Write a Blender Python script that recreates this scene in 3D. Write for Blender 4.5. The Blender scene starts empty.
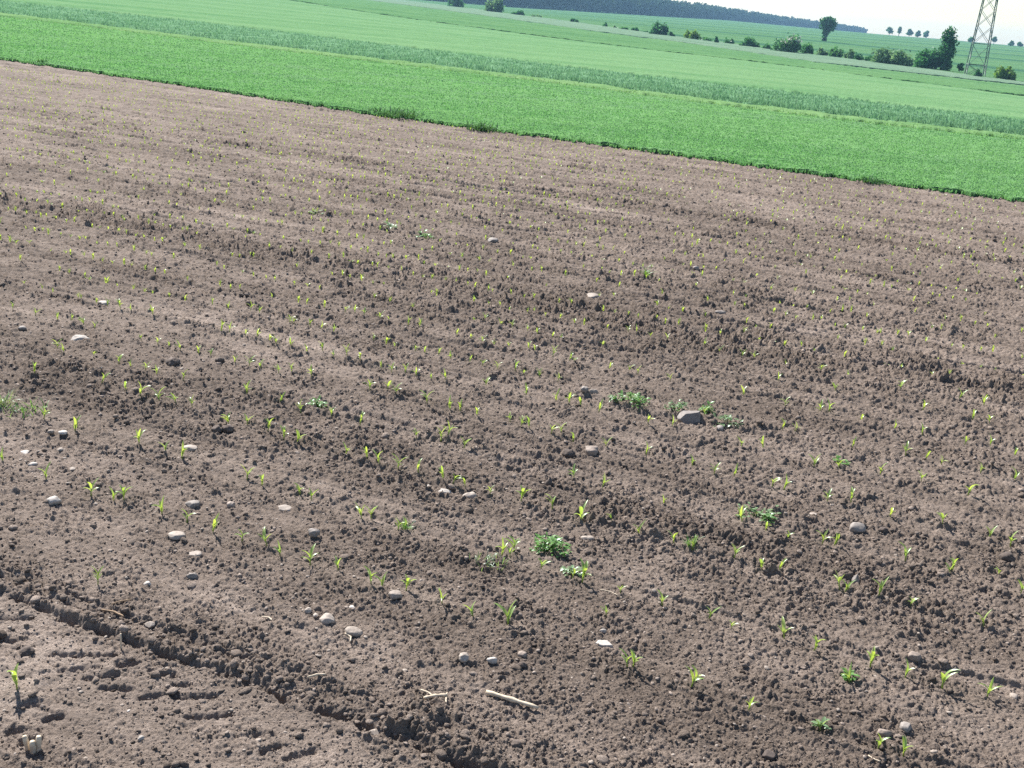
import bpy, math, random
import numpy as np

rng = np.random.default_rng(7)
random.seed(7)
PI = math.pi
scene = bpy.context.scene
COL = scene.collection

# ------------------------------------------------------------------ camera numbers
FPX, EYE = 1100.0, 3.5
ROLL = math.atan(.085)
PITCH = math.atan(379.9 / FPX)
CR, SR, CP, SP = math.cos(ROLL), math.sin(ROLL), math.cos(PITCH), math.sin(PITCH)


def ray(px, py):
    cx, cy = px - 512.0, 384.0 - py
    X = cx * CR - cy * SR
    Y = cx * SR + cy * CR
    d = np.array([X, FPX * CP + Y * SP, Y * CP - FPX * SP])
    return d / np.linalg.norm(d)


def project(x, y, z):
    zz = z - EYE
    dep = y * CP - zz * SP
    up = y * SP + zz * CP
    X, Y = x / dep * FPX, up / dep * FPX
    return 512 + X * CR + Y * SR, 384 - (-X * SR + Y * CR), dep


# ------------------------------------------------------------------ noise
_G = np.array([(math.cos(k * PI / 8), math.sin(k * PI / 8)) for k in range(16)], dtype=np.float32)


def _hash(ix, iy, seed):
    h = (ix.astype(np.uint32) * np.uint32(374761393) + iy.astype(np.uint32) * np.uint32(668265263)
         + np.uint32((seed * 2654435761) & 0xffffffff))
    h = (h ^ (h >> np.uint32(13))) * np.uint32(1274126177)
    return h ^ (h >> np.uint32(16))


def perlin(x, y, seed=0):
    x = np.asarray(x, dtype=np.float64); y = np.asarray(y, dtype=np.float64)
    x0 = np.floor(x); y0 = np.floor(y)
    fx = (x - x0).astype(np.float32); fy = (y - y0).astype(np.float32)
    ix = x0.astype(np.int64); iy = y0.astype(np.int64)
    ux = fx * fx * fx * (fx * (fx * 6 - 15) + 10)
    uy = fy * fy * fy * (fy * (fy * 6 - 15) + 10)

    def g(a, b):
        q = _G[(_hash(ix + a, iy + b, seed) >> np.uint32(5)) & np.uint32(15)]
        return q[..., 0] * (fx - a) + q[..., 1] * (fy - b)
    a = g(0, 0); b = g(1, 0); c = g(0, 1); d = g(1, 1)
    p = a + ux * (b - a)
    q = c + ux * (d - c)
    return (p + uy * (q - p)) * 1.4


def sstep(a, b, x):
    t = np.clip((x - a) / (b - a), 0, 1)
    return t * t * (3 - 2 * t)


# ------------------------------------------------------------------ terrain
AV = math.radians(22.4)
SLOPE = .01


def uv_of(x, y):
    return -np.cos(AV) * x + np.sin(AV) * y, np.sin(AV) * x + np.cos(AV) * y


_ctrl = []


def _c(az, D, z):
    a = math.radians(az)
    _ctrl.append((D * math.sin(a), D * math.cos(a), z))


def _cd(px, py, D):
    """ground seen at a pixel, D metres off"""
    d = ray(px, py); h = math.hypot(d[0], d[1])
    _ctrl.append((d[0] / h * D, d[1] / h * D, EYE + d[2] / h * D))


for az in (-75, -50, -30, -10, 10, 30, 55, 80):
    for D in (30, 60):
        a = math.radians(az); vv = D * math.cos(a - AV)
        _c(az, D, -SLOPE * vv)
for az in (110, 150, 180, -150, -110):
    _c(az, 100, .8); _c(az, 800, 3.0)
_cd(975, 77, 240); _cd(1024, 99, 140); _cd(800, 70, 152); _cd(600, 46, 178); _cd(400, 18.5, 215); _cd(278, 0, 250)
_cd(492, 12.5, 420); _cd(656, 35, 330); _cd(780, 52, 288); _cd(892, 66, 258)
_c(36, 240, -4.6); _c(36, 140, -3.2); _c(-30, 300, -.3)
_cd(503, 7, 880); _cd(650, 16, 1080); _cd(720, 20, 1350); _cd(780, 27, 1600); _cd(866, 34.8, 1950)
_cd(895, 36.8, 1150); _cd(940, 39.4, 1080); _cd(967, 43, 1040); _cd(1024, 47.6, 1000); _c(30, 980, EYE)
_c(38, 950, EYE + .3)
_cd(824, 42, 480); _cd(600, 20, 600); _cd(1000, 65, 400); _c(30, 500, -2.2)
_c(-30, 900, 1.0); _c(-60, 900, 1.5)
for az, z in ((-60, 0), (-35, 0), (-12, 0), (0, .5), (8, 1.0), (14, 1.5), (20, 1.0), (26, .5), (38, .5), (60, .5)):
    _c(az, 2600, z); _c(az, 3600, z - 2)
_C = np.array(_ctrl)


def _phi(x, y, i):
    return np.sqrt((x - _C[i, 0]) ** 2 + (y - _C[i, 1]) ** 2 + 225.0)


_A = np.zeros((len(_C) + 1, len(_C) + 1))
for i in range(len(_C)):
    _A[:-1, i] = _phi(_C[:, 0], _C[:, 1], i)
_A[:-1, -1] = 1; _A[-1, :-1] = 1
_W = np.linalg.solve(_A, np.append(_C[:, 2], 0))


def terr(x, y):
    x = np.asarray(x, float); y = np.asarray(y, float)
    r = np.hypot(x, y)
    _, v = uv_of(x, y)
    near = -SLOPE * v
    if r.size == 0 or r.max() < 42:
        return near
    far = np.full(x.shape, _W[-1])
    for i in range(len(_C)):
        far = far + _W[i] * _phi(x, y, i)
    w = sstep(42, 75, r)
    return near * (1 - w) + far * w


_T = np.geomspace(2.5, 3000, 6000)


def cast(px, py, dz=0.0):
    """where the sight line through a pixel meets the ground"""
    d = ray(px, py)
    x, y, z = d[0] * _T, d[1] * _T, EYE + d[2] * _T
    below = z < terr(x, y) + dz
    if not below.any():
        h = math.hypot(d[0], d[1])
        return d[0] / h * 1100, d[1] / h * 1100
    k = int(np.argmax(below))
    if k == 0:
        return x[0], y[0]
    f0 = z[k - 1] - terr(x[k - 1:k], y[k - 1:k])[0] - dz
    f1 = z[k] - terr(x[k:k + 1], y[k:k + 1])[0] - dz
    t = f0 / (f0 - f1)
    return float(x[k - 1] + (x[k] - x[k - 1]) * t), float(y[k - 1] + (y[k] - y[k - 1]) * t)


def v_at(px, py):
    x, y = cast(px, py)
    return float(uv_of(x, y)[1])


# ------------------------------------------------------------------ soil relief
ROW0, ROWD = v_at(310, 558), 0.0
ROWD = v_at(578, 576) - ROW0
V_TRACK = v_at(144, 641)
BANDS = [  # (v, half width, depth, roughness)
    (v_at(512, 300), .55, .035, 1.0), (v_at(420, 236), .35, .03, .8), (v_at(491, 185), .22, .035, .5),
    (v_at(640, 226), .3, .03, .6), (v_at(700, 249), .3, .025, .6), (v_at(930, 498), .14, .05, .7),
    (v_at(230, 398), .38, .02, .9), (v_at(440, 490), .35, .02, .9), (v_at(740, 560), .3, .01, .7),
    (v_at(300, 690), .18, .0, .8), (v_at(980, 258), .5, .03, .9), (v_at(880, 370), .45, .03, .9), (v_at(120, 128), .4, .03, .5),
]
SMOOTH = [(v_at(640, 438), .24), (v_at(110, 470), .22), (v_at(300, 345), .2), (v_at(500, 275), .3), (v_at(700, 300), .25),
          (v_at(60, 690), .5), (v_at(900, 650), .18)]
_lugs_px = [((255, 385), (375, 375)), ((350, 420), (465, 405)), ((415, 455), (515, 462)), ((570, 495), (690, 475)),
            ((760, 575), (915, 560)), ((955, 650), (1040, 640)), ((0, 270), (90, 265)), ((200, 325), (450, 325)),
            ((90, 520), (150, 518)), ((40, 625), (150, 622)), ((95, 668), (165, 664)), ((1024, 648), (1094, 640)), ((1054, 708), (1114, 692)),
            ((1154, 738), (1250, 705)), ((700, 442), (760, 440)), ((700, 490), (850, 484)), ((190, 575), (235, 570)),
            ((0, 180), (120, 175)), ((640, 405), (700, 400)), ((480, 365), (540, 360))]
LUGS = []
for (a, b) in _lugs_px:
    p = cast(a[0] / 4, 572 + a[1] / 4); q = cast(b[0] / 4, 572 + b[1] / 4)
    LUGS.append((p, q))


def billow(x, y, seed):
    return np.abs(perlin(x, y, seed)) * 1.7


def soil_masks(u, v):
    vw = v + .05 * perlin(u * .45, v * .4, 91) + .03 * perlin(u * 1.6, v * 1.6, 92)
    patch = perlin(u * .5, v * .6, 93)
    rough = .68 + .26 * perlin(u * .22, v * 1.1, 11) + .34 * perlin(u * .8, v * 2.4, 12)
    sm = np.zeros_like(rough)
    for bv, hw, dep, ro in BANDS:
        rough = rough + ro * .45 * np.exp(-((vw - bv) / hw) ** 2) * (.75 + .6 * patch)
    for bv, hw in SMOOTH:
        sm = np.maximum(sm, np.exp(-((vw - bv) / hw) ** 2) * (.38 - .6 * patch))
    k = (vw - ROW0) / ROWD
    dr = np.abs(k - np.round(k)) * ROWD
    sm = np.maximum(sm, .35 * np.exp(-(dr / .07) ** 2) * (v > V_TRACK + .2))
    rough = np.clip(rough - .40 * np.clip(sm, 0, 1), .50, 1.25)
    return vw, rough, np.clip(sm, 0, 1), dr


def clods(x, y, seed):
    """rounded lumps of random size on a jittered grid, 0..1"""
    x0 = np.floor(x).astype(np.int64); y0 = np.floor(y).astype(np.int64)
    best = np.zeros(x.shape, np.float32)
    for a in (-1, 0, 1):
        for b in (-1, 0, 1):
            h = _hash(x0 + a, y0 + b, seed)
            jx = (h & np.uint32(1023)).astype(np.float32) / 1023; jy = ((h >> np.uint32(10)) & np.uint32(1023)).astype(np.float32) / 1023
            rr = .25 + .6 * (((h >> np.uint32(20)) & np.uint32(1023)).astype(np.float32) / 1023) ** 2
            h2 = (h * np.uint32(2246822519)) ^ (h >> np.uint32(15))
            dx = (x - x0 - a - jx).astype(np.float32) / rr; dy = (y - y0 - b - jy).astype(np.float32) / rr
            th = (h2 & np.uint32(1023)).astype(np.float32) * (2 * PI / 1023); c, s = np.cos(th), np.sin(th)
            ex = dx * c + dy * s; ey = (dy * c - dx * s) * (1 + .5 * ((h2 >> np.uint32(10)) & np.uint32(255)).astype(np.float32) / 255)
            # a broken lump: flat tilted top, straight-ish sides
            d = np.maximum(np.abs(ex) * .8 + np.abs(ey) * .45, np.abs(ey) * .95)
            top = .62 + .45 * ex
            best = np.maximum(best, rr * np.minimum(np.clip((1 - d) * 2.0, 0, 1), np.maximum(top, 0)))
    return best


def soil_h(u, v, masks=None):
    """metres above the plane of the field"""
    u = np.asarray(u, float); v = np.asarray(v, float)
    vw, rough, sm, dr = masks or soil_masks(u, v)
    h = .006 * perlin(u * .5, v * 2.0, 1) + .010 * perlin(u * .45, v * 4.6, 2) + .009 * perlin(u * .9, v * 9.0, 3)
    lane = perlin(u * .16, v * 3.1, 14) + .45 * perlin(u * .7, v * 5.0, 15)
    h = h - (.016 + .024 * sstep(8, 14, v)) * sstep(.30, .66, lane) + .014 * sstep(.2, .34, lane) * sstep(.5, .34, lane)
    lane2 = perlin(u * .13, v * 6.3, 24) + .3 * perlin(u * .6, v * 9.0, 25)
    h = h - (.010 + .018 * sstep(8, 15, v)) * sstep(.22, .55, lane2)
    brk = np.clip(.55 + .9 * perlin(u * .5, v * .9, 16), 0, 1.2) * (v > V_TRACK + .2)
    h = h - (.014 + .012 * sstep(9, 14, v)) * brk * np.exp(-(dr / .035) ** 2) + .008 * brk * np.exp(-((dr - .09) / .035) ** 2)
    for bv, hw, dep, ro in BANDS:
        h = h - dep * .22 * np.exp(-((vw - bv) / (hw * .55)) ** 2) + dep * .2 * np.exp(-((vw - bv - hw * 1.1) / (hw * .5)) ** 2)
    p1 = perlin(u * 9, v * 9, 31); p2 = perlin(u * 26, v * 26, 32)
    wx = u + .02 * p1 + .007 * p2; wy = v + .02 * perlin(u * 9 + 7.3, v * 9, 33) + .007 * perlin(u * 26 + 3.1, v * 26, 34)
    amp = (.25 + rough) * (1 + 1.1 * sstep(6, 14, v))
    big = sstep(.0, .7, perlin(u * 1.7, v * 2.6, 41) + .3 * rough)
    gr = .58 + .62 * sstep(-.25, .45, perlin(u * 2.6, v * 3.6, 18) + .6 * perlin(u * 7, v * 9, 19))
    amp = amp * gr
    h = h + .030 * big * rough * (1 + .2 * sstep(6, 14, v)) * clods(wx * 8.5, wy * 9.5, 4)
    h = h + .026 * (amp * (.4 + .7 * big)) * clods(wx * 15, wy * 17, 5)
    h = h + .013 * amp * (billow(wx * 17, wy * 20, 6) - .35)
    h = h + .021 * (amp + .15) * clods(wx * 31, wy * 33, 7)
    h = h + .013 * (amp * .6 + .55) * clods(wx * 57, wy * 60, 17)
    h = h + .0050 * (amp + .5) * perlin(wx * 62, wy * 66, 8) + .0030 * perlin(u * 100, v * 100, 20)
    h = h + .0030 * perlin(u * 140, v * 140, 9)
    # tractor wheel track in the near corner
    x = -np.cos(AV) * u + np.sin(AV) * v; y = np.sin(AV) * u + np.cos(AV) * v
    m = np.hypot(x, y) < 9
    if np.any(m):
        um, vm, xm, ym = u[m], v[m], x[m], y[m]; hm = h[m]
        n6 = perlin(um * 6, vm * 6, 53); n15 = perlin(um * 15, vm * 15, 52)
        vt = vm - V_TRACK + .035 * perlin(um * 3.0, vm * 2.0, 51) + .025 * n15 + .012 * perlin(um * 40, vm * 40, 54)
        bed = sstep(.05, -.05, vt) * sstep(-1.15, -.75, vt)
        hm = hm * (1 - .35 * bed) - .016 * bed
        hm = hm + .014 * np.exp(-((vt - .09) / .07) ** 2) * np.clip(.5 + 1.3 * n6, 0, 2)
        hm = hm - .055 * np.exp(-((vt + .02) / .028) ** 2) * np.clip(.55 + 1.1 * n6 + .5 * n15, 0, 1.6)
        wob = .012 * perlin(xm * 14, ym * 14, 61) + .008 * perlin(xm * 40, ym * 40, 62); dh = np.zeros(xm.shape)
        for (p, q) in LUGS:
            ex, ey = q[0] - p[0], q[1] - p[1]; L = math.hypot(ex, ey)
            t = np.clip(((xm - p[0]) * ex + (ym - p[1]) * ey) / L / L, 0, 1)
            d = np.abs(np.hypot(xm - p[0] - t * ex, ym - p[1] - t * ey) + wob)
            dh = np.minimum(dh, -.028 * np.exp(-(d / .024) ** 2)) + .012 * np.exp(-((d - .06) / .025) ** 2)
        h[m] = hm + dh
    return h


def soil_z(x, y):
    u, v = uv_of(np.asarray(x, float), np.asarray(y, float))
    return terr(x, y) + soil_h(u, v)


def soil_pt(px, py):
    x, y = cast(px, py)
    z = 0
    for _ in range(4):                       # settle on the relief
        z = float(soil_z(np.array([x]), np.array([y]))[0]) - float(terr(np.array([x]), np.array([y]))[0])
        x, y = cast(px, py, z * .7)
    return x, y, float(soil_z(np.array([x]), np.array([y]))[0])


# ------------------------------------------------------------------ object helpers
def mesh_np(name, V, F, mats, parent=None, smooth=False, attrs=None, mat_idx=None):
    me = bpy.data.meshes.new(name)
    V = np.asarray(V, np.float32); F = np.asarray(F, np.int32)
    n, k = F.shape
    me.vertices.add(len(V)); me.vertices.foreach_set('co', V.ravel())
    me.loops.add(n * k); me.loops.foreach_set('vertex_index', F.ravel())
    me.polygons.add(n)
    me.polygons.foreach_set('loop_start', np.arange(0, n * k, k, dtype=np.int32))
    me.polygons.foreach_set('loop_total', np.full(n, k, np.int32))
    if smooth:
        me.polygons.foreach_set('use_smooth', np.ones(n, bool))
    for m in (mats if isinstance(mats, (list, tuple)) else [mats]):
        me.materials.append(m)
    if mat_idx is not None:
        me.polygons.foreach_set('material_index', np.asarray(mat_idx, np.int32))
    for an, av in (attrs or {}).items():
        a = me.attributes.new(an, 'FLOAT', 'POINT'); a.data.foreach_set('value', np.asarray(av, np.float32))
    me.update(); me.validate()
    o = bpy.data.objects.new(name, me); COL.objects.link(o)
    if parent is not None:
        o.parent = parent
    return o


def tag(o, label=None, cat=None, group=None, kind=None):
    if label: o['label'] = label
    if cat: o['category'] = cat
    if group: o['group'] = group
    if kind: o['kind'] = kind
    return o


def empty(name, loc, rz=0.0):
    o = bpy.data.objects.new(name, None); COL.objects.link(o)
    o.location = loc; o.rotation_euler = (0, 0, rz); o.empty_display_size = .1
    return o


class MB:
    def __init__(s): s.v = []; s.f = []; s.n = 0

    def add(s, v, f):
        s.v.append(np.asarray(v, float)); s.f.append(np.asarray(f, int) + s.n); s.n += len(v)

    def build(s, name, mat, parent=None, smooth=False):
        F = np.concatenate(s.f)
        return mesh_np(name, np.concatenate(s.v), F, mat, parent, smooth)

    def tube(s, pts, rad, sides=6):
        pts = np.asarray(pts, float); n = len(pts)
        rad = np.broadcast_to(np.asarray(rad, float), (n,))
        V = []
        for i in range(n):
            t = pts[min(i + 1, n - 1)] - pts[max(i - 1, 0)]; t = t / (np.linalg.norm(t) + 1e-9)
            a = np.cross(t, (0, 0, 1.) if abs(t[2]) < .9 else (1., 0, 0)); a /= np.linalg.norm(a); b = np.cross(t, a)
            for k in range(sides):
                q = 2 * PI * k / sides
                V.append(pts[i] + rad[i] * (math.cos(q) * a + math.sin(q) * b))
        F = []
        for i in range(n - 1):
            for k in range(sides):
                k2 = (k + 1) % sides
                F.append((i * sides + k, i * sides + k2, (i + 1) * sides + k2, (i + 1) * sides + k))
        V.append(pts[0]); V.append(pts[-1]); c0 = n * sides; c1 = c0 + 1
        for k in range(sides):
            k2 = (k + 1) % sides
            F.append((c0, k2, k, k)); F.append((c1, (n - 1) * sides + k, (n - 1) * sides + k2, (n - 1) * sides + k2))
        V = np.array(V)
        F = [f if len(set(f)) == 4 else f for f in F]
        tri = [(f[0], f[1], f[2]) for f in F] + [(f[0], f[2], f[3]) for f in F if f[2] != f[3]]
        s.add(V, tri)


def ico(sub):
    t = (1 + 5 ** .5) / 2
    V = [(-1, t, 0), (1, t, 0), (-1, -t, 0), (1, -t, 0), (0, -1, t), (0, 1, t), (0, -1, -t), (0, 1, -t), (t, 0, -1), (t, 0, 1), (-t, 0, -1), (-t, 0, 1)]
    F = [(0, 11, 5), (0, 5, 1), (0, 1, 7), (0, 7, 10), (0, 10, 11), (1, 5, 9), (5, 11, 4), (11, 10, 2), (10, 7, 6), (7, 1, 8), (3, 9, 4), (3, 4, 2), (3, 2, 6), (3, 6, 8), (3, 8, 9), (4, 9, 5), (2, 4, 11), (6, 2, 10), (8, 6, 7), (9, 8, 1)]
    V = [np.array(v) / np.linalg.norm(v) for v in V]
    for _ in range(sub):
        c = {}; G = []

        def mid(a, b):
            k = (min(a, b), max(a, b))
            if k not in c:
                m = V[a] + V[b]; V.append(m / np.linalg.norm(m)); c[k] = len(V) - 1
            return c[k]
        for a, b, d in F:
            x, y, z = mid(a, b), mid(b, d), mid(d, a)
            G += [(a, x, z), (b, y, x), (d, z, y), (x, y, z)]
        F = G
    return np.array(V), np.array(F)


# ------------------------------------------------------------------ materials
def new_mat(name):
    m = bpy.data.materials.new(name); m.use_nodes = True
    nt = m.node_tree; nt.nodes.clear()
    out = nt.nodes.new('ShaderNodeOutputMaterial')
    return m, nt, out


def N(nt, typ, **kw):
    n = nt.nodes.new(typ)
    for k, v in kw.items():
        if k.startswith('i_'):
            n.inputs[k[2:].replace('_', ' ')].default_value = v
        else:
            setattr(n, k, v)
    return n


def L(nt, a, b): nt.links.new(a, b)


def ramp(nt, fac, stops):
    r = nt.nodes.new('ShaderNodeValToRGB'); e = r.color_ramp.elements
    while len(e) < len(stops): e.new(.5)
    for i, (p, c) in enumerate(stops):
        e[i].position = p; e[i].color = (*c, 1)
    L(nt, fac, r.inputs[0]); return r.outputs[0]


def noise(nt, co, scale, detail=4, rough=.55):
    n = N(nt, 'ShaderNodeTexNoise'); n.inputs['Scale'].default_value = scale
    n.inputs['Detail'].default_value = detail; n.inputs['Roughness'].default_value = rough
    L(nt, co, n.inputs['Vector']); return n.outputs['Fac']


def math_n(nt, op, a, b=None, c=None):
    n = N(nt, 'ShaderNodeMath', operation=op)
    for i, x in enumerate((a, b, c)):
        if x is None: continue
        if isinstance(x, (int, float)): n.inputs[i].default_value = x
        else: L(nt, x, n.inputs[i])
    return n.outputs[0]


def mixc(nt, f, a, b, mode='MIX'):
    n = N(nt, 'ShaderNodeMix', data_type='RGBA', blend_type=mode)
    if isinstance(f, (int, float)): n.inputs[0].default_value = f
    else: L(nt, f, n.inputs[0])
    for i, x in ((6, a), (7, b)):
        if isinstance(x, tuple): n.inputs[i].default_value = (*x, 1)
        else: L(nt, x, n.inputs[i])
    return n.outputs[2]


SOIL_D, SOIL_L = (.060, .046, .038), (.54, .445, .38)


def soil_material():
    m, nt, out = new_mat('soil')
    geo = N(nt, 'ShaderNodeNewGeometry').outputs['Position']
    at = N(nt, 'ShaderNodeAttribute', attribute_name='dry').outputs['Fac']
    n1 = noise(nt, geo, 2.2, 5); n2 = noise(nt, geo, 17, 4); n3 = noise(nt, geo, 110, 4, .85)
    f = math_n(nt, 'ADD', math_n(nt, 'MULTIPLY', at, .40), math_n(nt, 'MULTIPLY', n1, .35))
    f = math_n(nt, 'ADD', f, math_n(nt, 'MULTIPLY', n2, .35))
    f = math_n(nt, 'ADD', f, math_n(nt, 'MULTIPLY', n3, .75))
    c = ramp(nt, math_n(nt, 'SUBTRACT', f, .49), [(.0, SOIL_D), (.33, (.150, .118, .096)), (.57, (.250, .200, .167)), (.86, SOIL_L)])
    b = N(nt, 'ShaderNodeBsdfPrincipled'); b.inputs['Roughness'].default_value = .95
    b.inputs['Specular IOR Level'].default_value = .15
    L(nt, c, b.inputs['Base Color'])
    bp = N(nt, 'ShaderNodeBump'); bp.inputs['Strength'].default_value = 1.0; bp.inputs['Distance'].default_value = .014
    L(nt, noise(nt, geo, 105, 4, .75), bp.inputs['Height']); L(nt, bp.outputs[0], b.inputs['Normal'])
    L(nt, b.outputs[0], out.inputs[0]); return m


def stone_material(name, c1, c2, rough=.75):
    m, nt, out = new_mat(name)
    tc = N(nt, 'ShaderNodeTexCoord').outputs['Object']
    oi = N(nt, 'ShaderNodeObjectInfo').outputs['Random']
    f = math_n(nt, 'ADD', math_n(nt, 'MULTIPLY', noise(nt, tc, 60, 5, .65), .8), math_n(nt, 'MULTIPLY', oi, .25))
    c = ramp(nt, f, [(.3, c1), (.75, c2)])
    b = N(nt, 'ShaderNodeBsdfPrincipled'); b.inputs['Roughness'].default_value = rough
    L(nt, c, b.inputs['Base Color'])
    bp = N(nt, 'ShaderNodeBump'); bp.inputs['Strength'].default_value = .35; bp.inputs['Distance'].default_value = .004
    L(nt, noise(nt, tc, 120, 4, .7), bp.inputs['Height']); L(nt, bp.outputs[0], b.inputs['Normal'])
    L(nt, b.outputs[0], out.inputs[0]); return m


def leaf_material(name, c1, c2, scale=3.0, trans=.45, gloss=.06, tcol=None, per_obj=False, big=0.0, bigc=None):
    """thin leaf: diffuse plus light let through plus a little sheen"""
    m, nt, out = new_mat(name)
    geo = N(nt, 'ShaderNodeNewGeometry').outputs['Position']
    f = noise(nt, geo, scale, 3, .6)
    at = N(nt, 'ShaderNodeAttribute', attribute_name='tone').outputs['Fac']
    f = math_n(nt, 'ADD', f, math_n(nt, 'MULTIPLY', at, .5))
    if per_obj:
        f = math_n(nt, 'ADD', f, math_n(nt, 'MULTIPLY', N(nt, 'ShaderNodeObjectInfo').outputs['Random'], .35))
    c = ramp(nt, f, [(.3, c1), (.85, c2)])
    if bigc is not None:
        c = mixc(nt, math_n(nt, 'MULTIPLY', ramp(nt, noise(nt, geo, big, 4, .6), [(.4, (0, 0, 0)), (.62, (1, 1, 1))]), .8), c, bigc)
    d = N(nt, 'ShaderNodeBsdfDiffuse'); L(nt, c, d.inputs[0])
    t = N(nt, 'ShaderNodeBsdfTranslucent')
    L(nt, mixc(nt, 1.0, c, tcol or (1.35, 1.25, .6), 'MULTIPLY'), t.inputs[0])
    mx = N(nt, 'ShaderNodeMixShader'); mx.inputs[0].default_value = trans
    L(nt, d.outputs[0], mx.inputs[1]); L(nt, t.outputs[0], mx.inputs[2])
    g = N(nt, 'ShaderNodeBsdfGlossy'); g.inputs['Roughness'].default_value = .38; g.inputs[0].default_value = (.8, .85, .9, 1)
    mg = N(nt, 'ShaderNodeMixShader'); mg.inputs[0].default_value = gloss
    L(nt, mx.outputs[0], mg.inputs[1]); L(nt, g.outputs[0], mg.inputs[2])
    L(nt, mg.outputs[0], out.inputs[0]); return m


def plain_material(name, col, rough=.6, metal=0.0, var=.3, scale=8):
    m, nt, out = new_mat(name)
    tc = N(nt, 'ShaderNodeTexCoord').outputs['Object']
    c = ramp(nt, noise(nt, tc, scale, 4), [(.3, tuple(x * (1 - var) for x in col)), (.7, tuple(min(1, x * (1 + var)) for x in col))])
    b = N(nt, 'ShaderNodeBsdfPrincipled'); b.inputs['Roughness'].default_value = rough; b.inputs['Metallic'].default_value = metal
    L(nt, c, b.inputs['Base Color']); L(nt, b.outputs[0], out.inputs[0]); return m


def canopy_material(name, c1, c2, scale, c3=None, stripe=None, streak=None):
    """the closed top of a crop: fine mottling, long streaks along the drill rows, optional tramlines"""
    m, nt, out = new_mat(name)
    geo = N(nt, 'ShaderNodeNewGeometry').outputs['Position']
    f = math_n(nt, 'ADD', math_n(nt, 'MULTIPLY', noise(nt, geo, scale, 5, .7), .75), math_n(nt, 'MULTIPLY', noise(nt, geo, scale * .08, 3), .5))
    mp = N(nt, 'ShaderNodeMapping'); mp.inputs['Rotation'].default_value = (0, 0, streak if streak is not None else AV)
    mp.inputs['Scale'].default_value = (.06, 1, 1); L(nt, geo, mp.inputs['Vector'])
    f = math_n(nt, 'ADD', f, math_n(nt, 'MULTIPLY', math_n(nt, 'SUBTRACT', noise(nt, mp.outputs[0], scale * .05, 4, .6), .5), 1.3))
    c = ramp(nt, f, [(.3, c1), (.75, c2)])
    if c3 is not None:
        c = mixc(nt, ramp(nt, noise(nt, mp.outputs[0], scale * .02, 4, .65), [(.52, (0, 0, 0)), (.66, (.85, .85, .85))]), c, c3)
    if stripe is not None:
        ang, per, dark = stripe
        dt = N(nt, 'ShaderNodeVectorMath', operation='DOT_PRODUCT'); L(nt, geo, dt.inputs[0])
        dt.inputs[1].default_value = (math.sin(ang) / per, math.cos(ang) / per, 0)
        fr = math_n(nt, 'FRACT', math_n(nt, 'ADD', dt.outputs['Value'], math_n(nt, 'MULTIPLY', noise(nt, geo, .004, 2), .5)))
        c = mixc(nt, ramp(nt, fr, [(0, (.9, .9, .9)), (.16, (.7, .7, .7)), (.22, (0, 0, 0)), (1, (0, 0, 0))]), c, dark)
    d = N(nt, 'ShaderNodeBsdfDiffuse'); L(nt, c, d.inputs[0])
    t = N(nt, 'ShaderNodeBsdfTranslucent'); L(nt, c, t.inputs[0])
    bp = N(nt, 'ShaderNodeBump'); bp.inputs['Strength'].default_value = .8; bp.inputs['Distance'].default_value = .35 / scale
    L(nt, noise(nt, geo, scale * 1.5, 4, .7), bp.inputs['Height']); L(nt, bp.outputs[0], d.inputs['Normal'])
    mx = N(nt, 'ShaderNodeMixShader'); mx.inputs[0].default_value = .15
    L(nt, d.outputs[0], mx.inputs[1]); L(nt, t.outputs[0], mx.inputs[2]); L(nt, mx.outputs[0], out.inputs[0]); return m


M_SOIL = soil_material()
M_PALE = stone_material('pale_stone', (.21, .168, .136), (.42, .355, .30))
M_WHITE = stone_material('white_stone', (.28, .245, .215), (.50, .45, .405))
M_BROWN = stone_material('brown_stone', (.20, .155, .125), (.34, .27, .225))
M_GREY = stone_material('grey_stone', (.15, .128, .115), (.31, .27, .24))
M_DARK = stone_material('dark_clod', (.075, .058, .05), (.15, .115, .095), .95)
M_STRAW = plain_material('straw', (.55, .45, .33), .7, 0, .25, 40)
M_TWIG = plain_material('twig', (.30, .20, .12), .8, 0, .3, 40)
M_MAIZE = leaf_material('maize_leaf', (.22, .37, .08), (.44, .56, .12), 4, .5, .10, (1.2, 1.15, .7), per_obj=True)
M_MSTEM = leaf_material('maize_stem', (.22, .32, .06), (.36, .42, .10), 4, .35, .05)
M_WEED = leaf_material('weed_leaf', (.09, .22, .05), (.22, .40, .10), 30, .4, .05)
M_TUFT = leaf_material('tuft_blade', (.035, .10, .045), (.09, .20, .085), 5, .35, .02)
M_WEEDP = leaf_material('weed_leaf_pale', (.16, .27, .12), (.30, .40, .20), 30, .4, .07)

# ------------------------------------------------------------------ world, sun, camera
SUN_AZ, SUN_EL = math.radians(-32), math.radians(41)
w = bpy.data.worlds.new("World"); scene.world = w; w.use_nodes = True
nt = w.node_tree; nt.nodes.clear()
sky = nt.nodes.new('ShaderNodeTexSky'); sky.sky_type = 'NISHITA'; sky.sun_disc = False
sky.sun_elevation = SUN_EL; sky.sun_rotation = SUN_AZ; sky.air_density = 1.0; sky.dust_density = .5; sky.ozone_density = 1.0
sky.altitude = 100
bg = nt.nodes.new('ShaderNodeBackground'); bg.inputs[1].default_value = .075
wo = nt.nodes.new('ShaderNodeOutputWorld')
nt.links.new(sky.outputs[0], bg.inputs[0]); nt.links.new(bg.outputs[0], wo.inputs[0])
sl = bpy.data.lights.new('sun', 'SUN'); sl.energy = 5.0; sl.angle = math.radians(.53); sl.color = (1, .955, .89)
so = bpy.data.objects.new('sun', sl); COL.objects.link(so)
from mathutils import Vector, Matrix
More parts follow.
